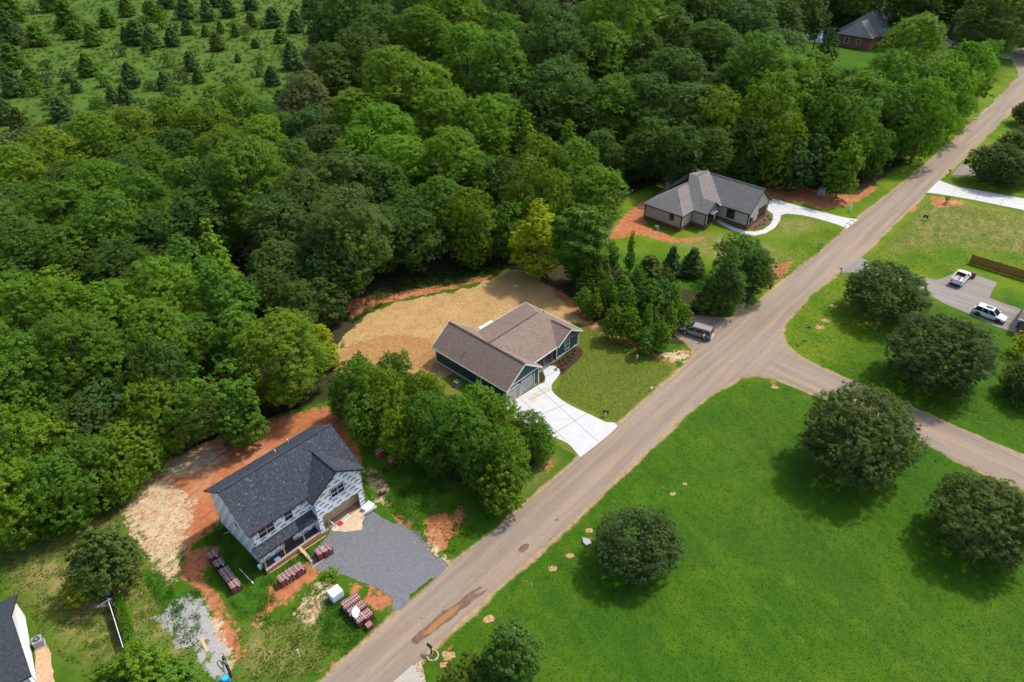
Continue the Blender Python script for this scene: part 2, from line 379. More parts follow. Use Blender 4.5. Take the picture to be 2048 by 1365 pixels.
def ground_material():
    n = NB('ground')
    n1 = n.noise(0.16, 5, .6); n2 = n.noise(1.1, 5, .7); n3 = n.noise(7, 3, .7); n4 = n.noise(0.045, 3, .5)
    edge = n.math('SUBTRACT', n.noise(.75, 6, .68), .5); edge2 = n.math('SUBTRACT', n.noise(2.3, 5, .7), .5)
    stripe = n.noise(1.0, 2, .5, n.mapping(rot=(0, 0, R(62)), scale=(.05, .75, 1)))
    def mask(a, amp=1.5, soft=.25, off=0.0):
        amp *= 1.5
        x = n.math('ADD', n.attr(a), n.math('ADD', n.math('MULTIPLY', edge, amp*2.2), n.math('MULTIPLY', edge2, amp*1.0)))
        return n.step(x, off-soft, off+soft)
    grass = n.mix(n.step(n1, .3, .72), (.033, .098, .003), (.060, .130, .005))
    grass = n.mix(n.step(n4, .42, .62, 0, .45), grass, (.068, .122, .008))
    grass = n.mix(n.step(n2, .42, .72, 0, .5), grass, (.026, .078, .006))
    grass = n.mix(n.step(stripe, .45, .60, 0, .4), grass, (.060, .138, .008))
    tuft = n.noise(.9, 6, .78, n.mapping(rot=(0, 0, R(25)), scale=(1, .5, 1), loc=(3, 9, 0)))
    grass = n.mix(n.step(tuft, .52, .68, 0, .7), grass, (.020, .062, .005))
    grass = n.mix(n.step(n.noise(.28, 5, .7, n.mapping(loc=(11, 2, 0))), .52, .70, 0, .6), grass, (.092, .150, .008))
    grass = n.mix(n.step(n.noise(.10, 3, .6, n.mapping(loc=(21, 5, 0))), .50, .66, 0, .5), grass, (.026, .086, .006))
    yg = n.mix(n.step(n1, .35, .68), (.075, .150, .006), (.150, .195, .012))
    yg = n.mix(n.step(n2, .48, .72, 0, .5), yg, (.058, .125, .006))
    yg = n.mix(n.step(tuft, .56, .72, 0, .45), yg, (.20, .20, .03))
    col = n.mix(mask('yg', 2.0, 3.0), grass, yg)
    sod = n.mix(n.step(n1, .3, .7), (.105, .145, .016), (.145, .165, .022))
    sod = n.mix(n.step(n2, .4, .7, 0, .5), sod, (.085, .13, .013))
    col = n.mix(mask('sod', .5, .2), col, sod)
    fld = n.mix(n.step(n1, .3, .7), (.056, .110, .013), (.090, .148, .018)); fld = n.mix(n.step(n2, .45, .7, 0, .6), fld, (.03, .075, .008))
    col = n.mix(mask('field', 2, 2.0), col, fld)
    tan = n.mix(n.step(n3, .3, .7), (.25, .19, .065), (.33, .25, .11))
    dmix = n.math('MULTIPLY', n.step(n.attr('dry'), -1.0, 3.0), n.step(n.math('ADD', n.math('MULTIPLY', n.noise(.5, 6, .72, n.mapping(rot=(0, 0, R(30)), scale=(1, .45, 1))), .65), n.math('MULTIPLY', n2, .35)), .43, .62))
    col = n.mix(n.math('MULTIPLY', n.step(n.attr('dry'), -2, 2), .6), col, (.125, .15, .025))
    col = n.mix(n.math('MULTIPLY', dmix, .85), col, tan)
    wd = n.mix(n.step(n2, .3, .7), (.028, .085, .006), (.06, .145, .010))
    col = n.mix(mask('weedy', .8, .35), col, wd)
    flo = n.mix(n.step(n2, .3, .7), (.028, .030, .012), (.06, .048, .024)); flo = n.mix(n.step(n1, .45, .62, 0, .7), flo, (.03, .05, .012))
    col = n.mix(mask('forest', 1.0, .5), col, flo)
    clay = n.mix(n.step(n2, .3, .72), (.33, .108, .042), (.47, .185, .085)); clay = n.mix(n.step(n1, .5, .7, 0, .6), clay, (.52, .27, .15))
    clay = n.mix(n.step(n3, .55, .75, 0, .4), clay, (.30, .09, .034))
    track = n.noise(1.0, 3, .6, n.mapping(rot=(0, 0, R(-62)), scale=(.12, 1.5, 1)))
    clay = n.mix(n.step(track, .5, .66, 0, .45), clay, (.27, .085, .034))
    cm = n.math('MULTIPLY', mask('clay', .8, .22), n.step(n.math('ADD', n2, n.math('MULTIPLY', n.attr('clay'), .11)), .42, .54))
    cm = n.math('MULTIPLY', cm, n.step(n.math('ADD', n.noise(.42, 5, .7, n.mapping(loc=(5, 13, 0))), n.math('MULTIPLY', n.attr('clay'), .16)), .40, .50))
    col = n.mix(cm, col, clay)
    sand = n.mix(n.step(n3, .3, .7), (.47, .35, .21), (.62, .49, .33)); sand = n.mix(n.step(n2, .40, .62, 0, .85), sand, (.42, .24, .125)); sand = n.mix(n.step(n.noise(3.2, 4, .7, n.mapping(rot=(0, 0, R(40)), scale=(1, .22, 1))), .52, .66, 0, .6), sand, (.66, .55, .39))
    sm = n.math('MULTIPLY', mask('sand', 1.0, .2), n.step(n.math('ADD', n.noise(1.5, 5, .75, n.mapping(rot=(0, 0, R(40)), scale=(1, .6, 1))), n.math('MULTIPLY', n.attr('sand'), .06)), .43, .56))
    col = n.mix(sm, col, sand)
    gr = n.mix(n.step(n3, .3, .7), (.27, .265, .25), (.40, .39, .37))
    col = n.mix(n.math('MULTIPLY', mask('grey', .8, .2), n.step(n2, .36, .5)), col, gr)
    rd = n.math('ADD', n.attr('road'), n.math('ADD', n.math('MULTIPLY', edge, .8), n.math('MULTIPLY', n.math('SUBTRACT', n1, .5), 1.6)))
    rim = n.mix(n.step(n2, .35, .65), (.34, .20, .10), (.44, .31, .19))
    col = n.mix(n.math('MULTIPLY', n.step(rd, -.62, -.12), .85), col, rim)
    # scattered bare flecks in the mown grass
    fl = n.math('MULTIPLY', n.step(n.noise(.33, 3, .5, n.mapping(loc=(31, 7, 0))), .60, .68), n.step(n2, .56, .66))
    fl = n.math('MULTIPLY', fl, n.step(n.attr('road'), -9, -1))
    col = n.mix(n.math('MULTIPLY', fl, .7), col, (.40, .26, .14))
    col = n.mix(n.step(n3, .35, .75, 0, .28), col, n.mix(1.0, col, (.55, .6, .55), 'MULTIPLY'))
    n.bump(n.math('ADD', n.math('MULTIPLY', n2, .6), n.math('MULTIPLY', n3, .4)), .6, .12)
    return n.out(col, .95, .1)

def axis(lo, hi, step, far):
    core = list(np.arange(lo, hi+1e-6, step)); a = []; d = step; x = lo
    while x > -far: d *= 1.35; x -= d; a.append(x)
    b = []; d = step; x = hi
    while x < far: d *= 1.35; x += d; b.append(x)
    return np.array(a[::-1]+core+b)
def np_mesh(name, V, Fq, mat, attrs=None, fattrs=None):
    me = bpy.data.meshes.new(name); nv = len(V); nf = len(Fq); k = Fq.shape[1]
    me.vertices.add(nv); me.vertices.foreach_set('co', np.ascontiguousarray(V, dtype=np.float32).ravel())
    me.loops.add(nf*k); me.polygons.add(nf)
    me.polygons.foreach_set('loop_start', np.arange(0, nf*k, k, dtype=np.int32))
    me.loops.foreach_set('vertex_index', np.ascontiguousarray(Fq, dtype=np.int32).ravel())
    for a, val in (attrs or {}).items():
        at = me.attributes.new(a, 'FLOAT', 'POINT'); at.data.foreach_set('value', np.ascontiguousarray(val, dtype=np.float32))
    for a, val in (fattrs or {}).items():
        at = me.attributes.new(a, 'FLOAT', 'FACE'); at.data.foreach_set('value', np.ascontiguousarray(val, dtype=np.float32))
    me.update(calc_edges=True); me.validate()
    if mat: me.materials.append(mat)
    return me
def build_ground():
    xs = axis(-75, 110, .55, 2500); ys = axis(26, 235, .55, 3000)
    X, Y = np.meshgrid(xs, ys); px, py = X.ravel(), Y.ravel()
    at = {}
    for nm, L in (('clay', CLAY), ('sand', SAND), ('dry', DRY), ('grey', GREYS), ('yg', YG), ('sod', SOD), ('forest', FOREST), ('field', FIELD), ('weedy', WEEDY), ('road', [poly(road_L+road_R)])):
        m = np.full(px.shape, -30.0)
        for pg in L: m = np.maximum(m, sdf(px, py, pg))
        at[nm] = np.clip(m, -30, 30)
    nx, ny = len(xs), len(ys); i = np.arange(nx*ny).reshape(ny, nx)
    Fq = np.stack([i[:-1, :-1].ravel(), i[:-1, 1:].ravel(), i[1:, 1:].ravel(), i[1:, :-1].ravel()], 1)
    V = np.stack([px, py, np.zeros_like(px)], 1)
    o = bpy.data.objects.new('ground', np_mesh('ground', V, Fq, ground_material(), at)); COL.objects.link(o)
    tag(o, kind='structure')
build_ground()

# ------------------------------------------------------------------ paved and bare sheets
def road_material(name, c0=(.212, .160, .114), c1=(.298, .228, .160), dirt=True):
    n = NB(name)
    along = n.mapping(rot=(0, 0, -ROTZ), scale=(.035, .85, 1)); st = n.noise(1.0, 4, .6, along)
    rot_ = n.node('ShaderNodeSeparateXYZ'); n.put(rot_.inputs[0], n.mapping(rot=(0, 0, -ROTZ)))
    e0 = -(Vector(P(1214, 981)).dot(NV)); sdir = Vector(P(2048, 950))-Vector(P(1697, 790))
    st2 = n.noise(1.0, 4, .6, n.mapping(rot=(0, 0, -math.atan2(sdir.y, sdir.x)), scale=(.035, .85, 1)))
    stm = n.node('ShaderNodeMix', data_type='FLOAT'); n.put(stm.inputs[0], n.step(rot_.outputs[1], e0-7, e0-1, 1, 0)); n.put(stm.inputs[2], st); n.put(stm.inputs[3], st2); st = stm.outputs[0]
    big = n.noise(.12, 4, .6); fine = n.noise(14, 3, .75); mid = n.noise(1.2, 4, .65)
    col = n.mix(n.step(st, .34, .66), c0, c1)
    col = n.mix(n.step(big, .4, .65, 0, .5), col, (.245, .202, .162))
    if dirt:
        col = n.mix(n.math('MULTIPLY', n.step(st, .56, .68), n.step(n.noise(.08, 2, .5), .42, .58, 0, .6)), col, (.36, .23, .125))
    col = n.mix(n.step(mid, .55, .75, 0, .3), col, tuple(c*.7 for c in c0))
    col = n.mix(n.step(fine, .5, .8, 0, .22), col, (.34, .295, .245))
    # thin sealed cracks
    ck = n.node('ShaderNodeTexVoronoi', feature='DISTANCE_TO_EDGE'); n.put(ck.inputs['Vector'], n.mapping(scale=(.16, .16, 1))); 
    col = n.mix(n.math('MULTIPLY', n.step(ck.outputs[0], .0, .012, 1, 0), .5), col, (.10, .08, .065))
    n.bump(fine, .2, .01)
    return n.out(col, .88, .25)
MT['road'] = road_material('road_asphalt'); MT['drive_asphalt'] = road_material('drive_asphalt', (.19, .172, .152), (.26, .235, .205), False)
sheet('road', ROAD, .024, MT['road'])

def concrete_material(name, c=(.52, .515, .50)):
    n = NB(name); f = n.noise(.9, 5, .6); g = n.noise(9, 3, .6)
    col = n.mix(n.step(f, .3, .7), tuple(x*.9 for x in c), c); col = n.mix(n.step(g, .5, .75, 0, .15), col, tuple(x*.8 for x in c))
    return n.out(col, .8, .3)
MT['concrete'] = concrete_material('concrete'); MT['old_concrete'] = concrete_material('old_concrete', (.40, .36, .30)); MT['joint'] = plain('joint', (.22, .205, .19), .9, .1)

def joints(parent, segs, z):
    for a, b in segs:
        a = Vector(a); b = Vector(b); m = MB(); m.bar((a.x, a.y, z), (b.x, b.y, z), .07, .006); m.build('joint', MT['joint'], parent)

gd = [(1160,915),(1235,853),(1212,845),(1178,829),(1142,812),(1117,796),(1103,781),(1103,770),(1113,758),(1120,747),(1118,738),(1109,733),(1100,732),(1086,741),(1091,755),(1089,766),(1080,769),(1028,801),(1010,812),(1040,845),(1080,868),(1112,877),(1136,888),(1150,903)]
drv = sheet('driveway', catmull(poly(gd), .8), .045, MT['concrete'], thick=.05, label='white concrete driveway with curved walk of the green house')
joints(drv, [(P(1075,775), P(1200,888)), (P(1043,800), P(1130,880)), (P(1062,838), P(1135,808)), (P(1100,872), P(1175,827)), (P(1092,752), P(1118,742)), (P(1100,782), P(1060,800))], .0485)
sheet('dusty_patch', wobble(catmull(poly([(1058,795),(1090,775),(1105,778),(1080,792),(1068,806)]), .4), .1, 1), .0475, plain('dust', (.47, .42, .35), .9, .12))
bd = [(1545,398),(1560,401.5),(1595,412),(1639,423),(1683,434.5),(1716,440),(1694,458),(1674,449.5),(1635,438),(1604,431),(1573,428),(1562,431),(1560,441),(1550,456),(1532,467),(1510,472),(1488,469),(1466,462),(1442,450),(1431,442),(1436,438),(1448,446),(1470,456),(1492,463),(1510,464),(1526,460),(1540,450),(1546,440),(1546,429),(1534,420),(1530,408)]
drv = sheet('driveway', subdivide(poly(bd), 1.0), .045, MT['concrete'], thick=.05, label='white concrete driveway and curving walk of the beige house')
joints(drv, [(P(1590,411), P(1586,430)), (P(1626,420), P(1618,435)), (P(1660,429), P(1650,443))], .0485)
rd = [(1878,361),(1853,386),(1872,388),(1905,393),(1950,401),(2048,421),(2200,455),(2200,428),(2048,398),(1960,382),(1912,374),(1896,368)]
drv = sheet('driveway', subdivide(poly(rd), 1.0), .045, MT['concrete'], thick=.05, label='white concrete driveway half shaded by trees at the right edge')
joints(drv, [(P(1912,374), P(1905,393)), (P(1960,382), P(1950,401)), (P(2010,391), P(2000,411))], .0485)
ad = [(1676,546),(1716,512),(1738,524),(1758,532),(1800,544),(1834,552),(1872,560),(1890,556),(1905,548),(1922,545),(1942,548),(1968,556),(1995,566),(1982,586),(1980,597),(2010,608),(2048,621),(2120,645),(2100,690),(2028,666),(1980,649),(1936,628),(1881,604),(1854,587),(1800,566),(1750,553),(1710,547)]
sheet('driveway', wobble(subdivide(poly(ad), .6), .14, .6, 5), .034, MT['drive_asphalt'], label='worn asphalt driveway where the white cars are parked')
sheet('driveway', wobble(subdivide(poly([(1902,351),(1925,326),(1948,338),(2010,348),(2100,352),(2100,372),(2000,362),(1945,352)]), .8), .14, .6, 6), .034, MT['drive_asphalt'], label='grey asphalt driveway beside the dark trash cart')
sheet('driveway', poly([(786,1365),(825,1330),(850,1365),(870,1420),(790,1420)]), .034, MT['old_concrete'], label='pale concrete driveway mouth at the bottom edge')
sheet('driveway', catmull(poly([(1870,74),(1900,80),(1950,98),(1985,104),(2022,108),(2016,118),(1985,112),(1930,100),(1890,92),(1866,86)]), 1.0), .034, MT['old_concrete'], label='pale driveway curving to the far brick house')

def gravel_material():
    n = NB('gravel'); f = n.voronoi(14, out='Color'); s_ = n.node('ShaderNodeSeparateColor'); n.put(s_.inputs[0], f)
    g = n.noise(.5, 5, .65); g2 = n.noise(4, 4, .75)
    col = n.mix(n.step(n.math('ADD', n.math('MULTIPLY', s_.outputs[0], .5), n.math('MULTIPLY', g2, .5)), .25, .75), (.118, .122, .13), (.18, .183, .19))
    col = n.mix(n.step(g, .5, .7, 0, .3), col, (.15, .147, .142))
    n.bump(s_.outputs[0], .35, .03)
    return n.out(col, .9, .2)
MT['gravel'] = gravel_material()
gv = [(735,1018),(763,1036),(800,1050),(841,1066),(850,1085),(868,1108),(900,1131),(889,1145),(850,1165),(821,1189),(812,1217),(787,1226),(784,1195),(742,1170),(691,1152),(655,1145),(622,1135),(616,1123),(634,1095),(655,1073),(662,1060),(690,1064),(722,1060),(730,1035)]
sheet('gravel_driveway', wobble(subdivide(poly(gv), .3), .28, .9, 2), .016, MT['gravel'])
MT['straw'] = None
def straw_material(name, a, b, c):
    n = NB(name); f = n.noise(.35, 5, .65); g = n.noise(5, 4, .75, n.mapping(scale=(1, .6, 1))); h = n.noise(1.4, 4, .65)
    col = n.mix(n.step(f, .3, .7), a, b); col = n.mix(n.step(g, .4, .75, 0, .55), col, c); col = n.mix(n.step(h, .52, .72, 0, .4), col, tuple(x*.78 for x in a))
    n.bump(g, .5, .05); return n.out(col, .95, .1)
MT['straw'] = straw_material('straw_mulch', (.35, .215, .08), (.44, .29, .12), (.52, .37, .18))
MT['straw_red'] = straw_material('straw_over_clay', (.33, .17, .062), (.39, .215, .085), (.45, .28, .125))
st = [(672,742),(668,705),(690,668),(735,630),(790,605),(860,594),(935,578),(985,558),(1012,540),(1055,540),(1092,568),(1118,598),(1142,622),(1180,648),(1150,645),(1100,650),(980,720),(872,760),(850,762),(800,745),(720,748)]
sheet('straw_yard', wobble(subdivide(poly(st), .3), .7, .55, 3), .010, MT['straw'])
sheet('red_yard', wobble(subdivide(poly([(672,742),(672,712),(700,692),(750,676),(800,668),(845,676),(872,690),(880,740),(872,765),(850,764),(800,747),(720,750)]), .3), .7, .6, 4), .015, MT['straw_red'])
ap = [(650,1052),(664,1062),(690,1064),(722,1061),(733,1020),(722,1008),(700,1015)]
sheet('sandy_apron', wobble(subdivide(poly(ap), .3), .12, 1.2, 7), .021, plain('apron_sand', (.52, .40, .26), .95, .12, 2))
sheet('stone_bed', wobble(catmull(poly([(826,1330),(840,1322),(848,1345),(852,1372),(850,1420),(832,1420)]), .4), .08, 1.3), .02, MT['sand_stone'])
bare = plain('bare_patch', (.42, .25, .13), .95, .25, 3)
for k, (u, v, r) in enumerate([(978,1238,.55),(1022,1254,.4),(1106,1138,.5),(1140,1112,.45),(1346,988,.35),(896,1312,.6),(888,1330,.4),(1370,968,.3),(1550,775,.5),(1640,655,.8),(1651,642,.7),(1668,612,.6),(1178,1062,.4)]):
    r *= .72; c_ = P(u, v); sheet('bare_patch', wobble([(c_[0]+r*1.5*math.cos(t), c_[1]+r*math.sin(t)) for t in [2*math.pi*q/18 for q in range(18)]], r*.55, 1.6/r*.6, k*3.7), .006, bare)
# muddy puddle and stains on the road
mud = plain('wet_mud', (.15, .085, .052), .45, .25, 1.5)
sheet('mud_stain', wobble(subdivide(poly([(826,1287),(824,1278),(850,1255),(885,1225),(915,1205),(940,1185),(958,1173),(962,1176),(944,1192),(978,1178),(955,1196),(925,1220),(900,1240),(870,1262),(845,1280),(834,1290)]), .25), .16, 1.1, 8), .0285, mud)
sheet('puddle', wobble(catmull(poly([(846,1270),(870,1245),(900,1220),(918,1212),(912,1224),(885,1246),(862,1266)]), .25), .06, 1.4, 9), .0325, MT['puddle'])
sheet('mud_stain', wobble(catmull(poly([(1036,1102),(1046,1090),(1058,1089),(1056,1098),(1044,1106)]), .2), .1, 1.5, 10), .0285, mud)
sheet('mud_stain', wobble(catmull(poly([(1109,1041),(1114,1038),(1118,1040),(1114,1043)]), .15), .05, 1.5, 11), .0285, mud)
# pool
pc = Vector(P(1640, 74)); 
def oval(c, rx, ry, n=28, rot=.4): return [(c[0]+rx*math.cos(t)*math.cos(rot)-ry*math.sin(t)*math.sin(rot), c[1]+rx*math.cos(t)*math.sin(rot)+ry*math.sin(t)*math.cos(rot)) for t in [2*math.pi*k/n for k in range(n)]]
sheet('pool_deck', oval(pc, 12, 9), .04, plain('pool_deck', (.5, .42, .33), .9, .1), thick=.04)
sheet('swimming_pool', oval(pc, 8.5, 5.5), .05, MT['water'])
# mulch beds
sheet('mulch_bed', wobble(catmull(poly([(1084,742),(1098,731),(1114,722),(1150,695),(1162,698),(1166,708),(1155,722),(1135,740),(1122,752),(1120,740),(1108,730)]), .4), .06, 1.5), .03, MT['mulch'])
sheet('mulch_bed', catmull(poly([(1079,745),(1086,748),(1090,757),(1085,765),(1080,766)]), .3), .03, MT['mulch'])
MT['mulch_light'] = plain('mulch_light', (.12, .075, .05), .95, .4, 8)
sheet('mulch_bed', catmull(poly([(1438,432),(1452,440),(1480,452),(1506,460),(1524,457),(1537,448),(1543,438),(1540,428),(1526,425),(1506,448),(1470,440)]), .5), .03, MT['mulch_light'])
# ------------------------------------------------------------------ houses: local x = along the road, local y = away from it; written here as (a, b) with b towards the road
def AB(a, b, z=0.0): return (a, -b, z)
def wall_uv(me, M=None):
    uv = me.uv_layers.new(name='UVMap')
    for p in me.polygons:
        nrm = p.normal
        for li in p.loop_indices:
            c = me.vertices[me.loops[li].vertex_index].co
            if abs(nrm.x) > abs(nrm.y): uv.data[li].uv = (c.y, c.z)
            else: uv.data[li].uv = (c.x+.4, c.z+.13)
def wall(parent, mat, a0, b0, a1, b1, z0, z1, openings=(), t=.16, name='wall', uv=False, gable=None):
    """upright wall from (a0,b0) to (a1,b1), outer face on that line, openings = (s0,s1,z0,z1); gable=(s,z) apex"""
    p0 = Vector(AB(a0, b0)); p1 = Vector(AB(a1, b1)); d = (p1-p0); L = d.length; d.normalize()
    n = Vector((d.y, -d.x, 0))          # outer normal to the right of travel
    m = MB()
    def piece(s0, s1, za, zb):
        if s1-s0 < 1e-4 or zb-za < 1e-4: return
        q = [p0+d*s0, p0+d*s1, p0+d*s1-n*t, p0+d*s0-n*t]
        m.slab([(v.x, v.y, zb) for v in q], zb-za)
    cuts = sorted(openings); s = 0
    for o0, o1, za, zb in cuts:
        piece(s, o0, z0, z1); piece(o0, o1, z0, za); piece(o0, o1, zb, z1); s = o1
    piece(s, L, z0, z1)
    if gable:
        gs, gz = gable; tri = [(0, z1), (L, z1), (gs, gz)]
        i = len(m.v)
        for off in (0, t):
            for ss, zz in tri:
                q = p0+d*ss-n*off; m.v.append((q.x, q.y, zz))
        m.f += [[i, i+1, i+2], [i+5, i+4, i+3], [i, i+3, i+4, i+1], [i+1, i+4, i+5, i+2], [i+2, i+5, i+3, i]]
    o = m.build(name, mat, parent)
    if uv: wall_uv(o.data)
    return o, (p0, d, n)
def window(parent, fr, s0, s1, z0, z1, frame_mat, mull_v=1, mull_h=1, fw=.09, name='window', off=0.0):
    p0, d, n = fr
    m = MB()
    def strip(sa, sb, za, zb, out, inn=.03):
        q = [p0+d*sa+n*out, p0+d*sb+n*out, p0+d*sb-n*inn, p0+d*sa-n*inn]
        m.slab([(v.x, v.y, zb) for v in q], zb-za)
    strip(s0-fw, s1+fw, z1, z1+fw, .05); strip(s0-fw, s1+fw, z0-fw, z0, .06); strip(s0-fw, s0, z0, z1, .05); strip(s1, s1+fw, z0, z1, .05)
    o = m.build(name, frame_mat, parent)
    cols = mull_v+1; rows = mull_h+1; mw = .05
    for i in range(cols):
        for j in range(rows):
            g = MB(); sa = s0+(s1-s0)*i/cols+(mw/2 if i else 0); sb = s0+(s1-s0)*(i+1)/cols-(mw/2 if i < cols-1 else 0)
            za = z0+(z1-z0)*j/rows+(mw/2 if j else 0); zb = z0+(z1-z0)*(j+1)/rows-(mw/2 if j < rows-1 else 0)
            q = [p0+d*sa+n*(off-.02), p0+d*sb+n*(off-.02), p0+d*sb+n*(off-.05), p0+d*sa+n*(off-.05)]
            g.slab([(v.x, v.y, zb) for v in q], zb-za); g.build('pane', MT['glass'], o)
    m = MB()
    for i in range(1, cols): s_ = s0+(s1-s0)*i/cols; strip(s_-mw/2, s_+mw/2, z0, z1, .02+off, .05)
    for j in range(1, rows): z_ = z0+(z1-z0)*j/rows; strip(s0, s1, z_-mw/2, z_+mw/2, .015+off, .05)
    if m.f: m.build('mullion', frame_mat, o)
    return o
def roof_part(parent, planes, mat, t=.18, name='roof'):
    m = MB()
    for pl in planes: m.slab([AB(*p) for p in pl], t)
    return m.build(name, mat, parent)
def trim_part(parent, segs, mat, w=.05, h=.2, name='fascia', drop=.1):
    for a, b in segs:
        A = Vector(AB(*a)); B = Vector(AB(*b)); A.z -= drop; B.z -= drop
        MB().bar(A, B, w, h).build(name, mat, parent)
def ridge_caps(roof, segs, mat, w=.28):
    for a, b in segs:
        A = Vector(AB(*a)); B = Vector(AB(*b)); A.z += .03; B.z += .03
        MB().bar(A, B, w, .06).build('ridge_cap', mat, roof)

# ---- green house
go = P(876, 733)
GH = empty('green_house', go, ROTZ, 'dark green single-storey house with brown shingle roof and two-door garage', 'house')
ze, zg = 2.9, 5.65
W = 'green_siding'
f = MT[W]
def battens(fr, s0, s1, za, zb_fn, parent, mat, step=.41):
    p0, d, n = fr; m = MB(); s_ = s0+step/2
    while s_ < s1:
        zb = zb_fn(s_)
        if zb-za > .1:
            q = [p0+d*(s_-.03)+n*.03, p0+d*(s_+.03)+n*.03, p0+d*(s_+.03)-n*.01, p0+d*(s_-.03)-n*.01]
            m.slab([(v.x, v.y, zb) for v in q], zb-za)
        s_ += step
    m.build('batten_strips', mat, parent, kind='stuff')
MT['green_batten'] = plain('green_batten', (.062, .115, .092), .6, .1)
# (walls travel clockwise seen from above in (a, b): left wall with b growing, front with a growing, right with b falling)
_, fl = wall(GH, f, .5, -.8, .5, 13.7, .25, ze, [(8.75, 9.5, .9, 2.2)])
window(GH, fl, 8.75, 9.5, .9, 2.2, MT['white_trim'], 0, 1)
_, ff = wall(GH, f, .5, 13.7, 7.2, 13.7, .25, ze, [(.25, 2.45, .25, 2.3), (2.95, 5.75, .25, 2.3)], gable=(3.35, zg-.25))
for s0, s1 in ((.25, 2.45), (2.95, 5.75)):
    p0, d, n = ff
    m = MB(); q = [p0+d*s0-n*.06, p0+d*s1-n*.06, p0+d*s1-n*.12, p0+d*s0-n*.12]
    for k in range(4):
        z0 = .03+k*.565; m.slab([(v.x, v.y, z0+.55) for v in q], .55)
    gdo = m.build('garage_door', MT['door_grey'], GH)
    m = MB()
    for sa, sb, za, zb in ((s0-.12, s0, .03, 2.42), (s1, s1+.12, .03, 2.42), (s0, s1, 2.3, 2.42)):
        q = [p0+d*sa+n*.035, p0+d*sb+n*.035, p0+d*sb-n*.05, p0+d*sa-n*.05]; m.slab([(v.x, v.y, zb) for v in q], zb-za)
    m.build('door_trim', MT['white_trim'], gdo)
    c = p0+d*(s0+s1)/2-n*.05; MB().box((c.x, c.y, 1.05), (.12, .04, .06)).build('handle', MT['dark_metal'], gdo)
battens(ff, 0, 6.7, ze+.12, lambda s_: zg-.3-abs(s_-3.35)*.74, GH, MT['green_batten'])
battens(ff, 5.9, 6.7, .3, lambda s_: ze-.2, GH, MT['green_batten'])
p0, d, n = ff
m = MB(); q = [p0+n*.04, p0+d*6.7+n*.04, p0+d*6.7, p0]; m.slab([(v.x, v.y, ze+.1) for v in q], .18); m.build('gable_band', MT['white_trim'], GH)
for s_ in (2.7, 5.4):
    c = p0+d*s_+n*.16; m = MB(); m.cyl((c.x, c.y, 2.55), .14, .10, 10, .06); m.cyl((c.x, c.y, 2.68), .03, .2, 6); m.build('wall_lamp', MT['dark_metal'], GH)
_, fr_ = wall(GH, f, 7.2, 13.7, 7.2, 10.4, .25, ze)
wall(GH, f, 7.2, 10.4, 13.2, 10.4, .25, ze)
wall(GH, f, 13.2, 10.4, 13.2, 12.2, .25, ze)
_, fw_ = wall(GH, f, 13.2, 12.2, 18.4, 12.2, .25, ze, [(2.05, 2.95, .95, 2.35)], gable=(2.6, 4.45))
window(GH, fw_, 2.05, 2.95, .95, 2.35, MT['white_trim'], 1, 1, .14)
p0, d, n = fw_
m = MB(); q = [p0+n*.04, p0+d*5.2+n*.04, p0+d*5.2, p0]; m.slab([(v.x, v.y, ze+.1) for v in q], .18); m.build('gable_band', MT['white_trim'], GH)
battens(fw_, 0, 5.2, .3, lambda s_: .8 if 1.85 < s_ < 3.15 else ze-.1, GH, MT['green_batten'])
battens(fl, 0, 14.5, .3, lambda s_: .8 if 8.6 < s_ < 9.7 else ze-.1, GH, MT['green_batten'])
wall(GH, f, 18.4, 12.2, 18.4, 1.3, .25, ze); wall(GH, f, 18.4, 1.3, 7.2, 1.3, .25, ze); wall(GH, f, 7.2, 1.3, 7.2, -.8, .25, ze)
wall(GH, f, 7.2, -.8, .5, -.8, .25, ze, gable=(3.35, zg-.25))
m = MB()
for x0, x1, b0, b1 in ((.52, 7.18, -.78, 13.68), (7.18, 18.38, 1.32, 10.38), (13.22, 18.38, 10.38, 12.18)): m.bb(x0, x1, -b0, -b1, 0, .25)
m.build('foundation', MT['old_concrete'], GH)
m = MB(); m.bb(7.2, 13.2, -10.42, -12.25, 0, .14); m.build('porch_floor', MT['old_concrete'], GH)
for a in (8.0, 10.3, 12.3): 
    m = MB(); m.bb(a-.13, a+.13, -11.85, -12.11, .14, 2.75); m.build('porch_post', MT['cedar'], GH)
m = MB(); m.bb(7.2, 13.2, -11.8, -12.15, 2.65, 2.85); m.build('porch_beam', MT['white_trim'], GH)
m = MB(); m.bb(9.2, 10.15, -10.42, -10.48, .16, 2.3); m.build('front_door', MT['dark_wood'], GH)
for a, b in ((.5, -.8), (.5, 13.7), (7.2, 13.7), (13.2, 12.2), (18.4, 12.2), (18.4, 1.3)):
    m = MB(); m.bb(a-.07, a+.07, -b-.07, -b+.07, .2, ze-.08); m.build('corner_board', MT['white_trim'], GH)
m = MB(); m.bb(.455, .5, .8, -13.7, .2, .42); m.build('skirt_board', MT['white_trim'], GH)
m = MB(); m.bb(13.2, 18.4, -12.2, -12.245, .2, .42); m.build('skirt_board', MT['white_trim'], GH)
gr = roof_part(GH, [[(.05, -1.2, ze), (.05, 14.1, ze), (3.85, 14.1, zg), (3.85, -1.2, zg)], [(7.65, 14.1, ze), (7.65, -1.2, ze), (3.85, -1.2, zg), (3.85, 14.1, zg)],
    [(4.2, .85, ze), (4.2, 6.8, 5.45), (14.9, 6.8, 5.45), (18.9, .85, ze)], [(4.2, 12.55, ze), (18.9, 12.55, ze), (14.9, 6.8, 5.45), (4.2, 6.8, 5.45)], [(18.9, 12.55, ze), (18.9, .85, ze), (14.9, 6.8, 5.45)]], MT['roof_brown'])
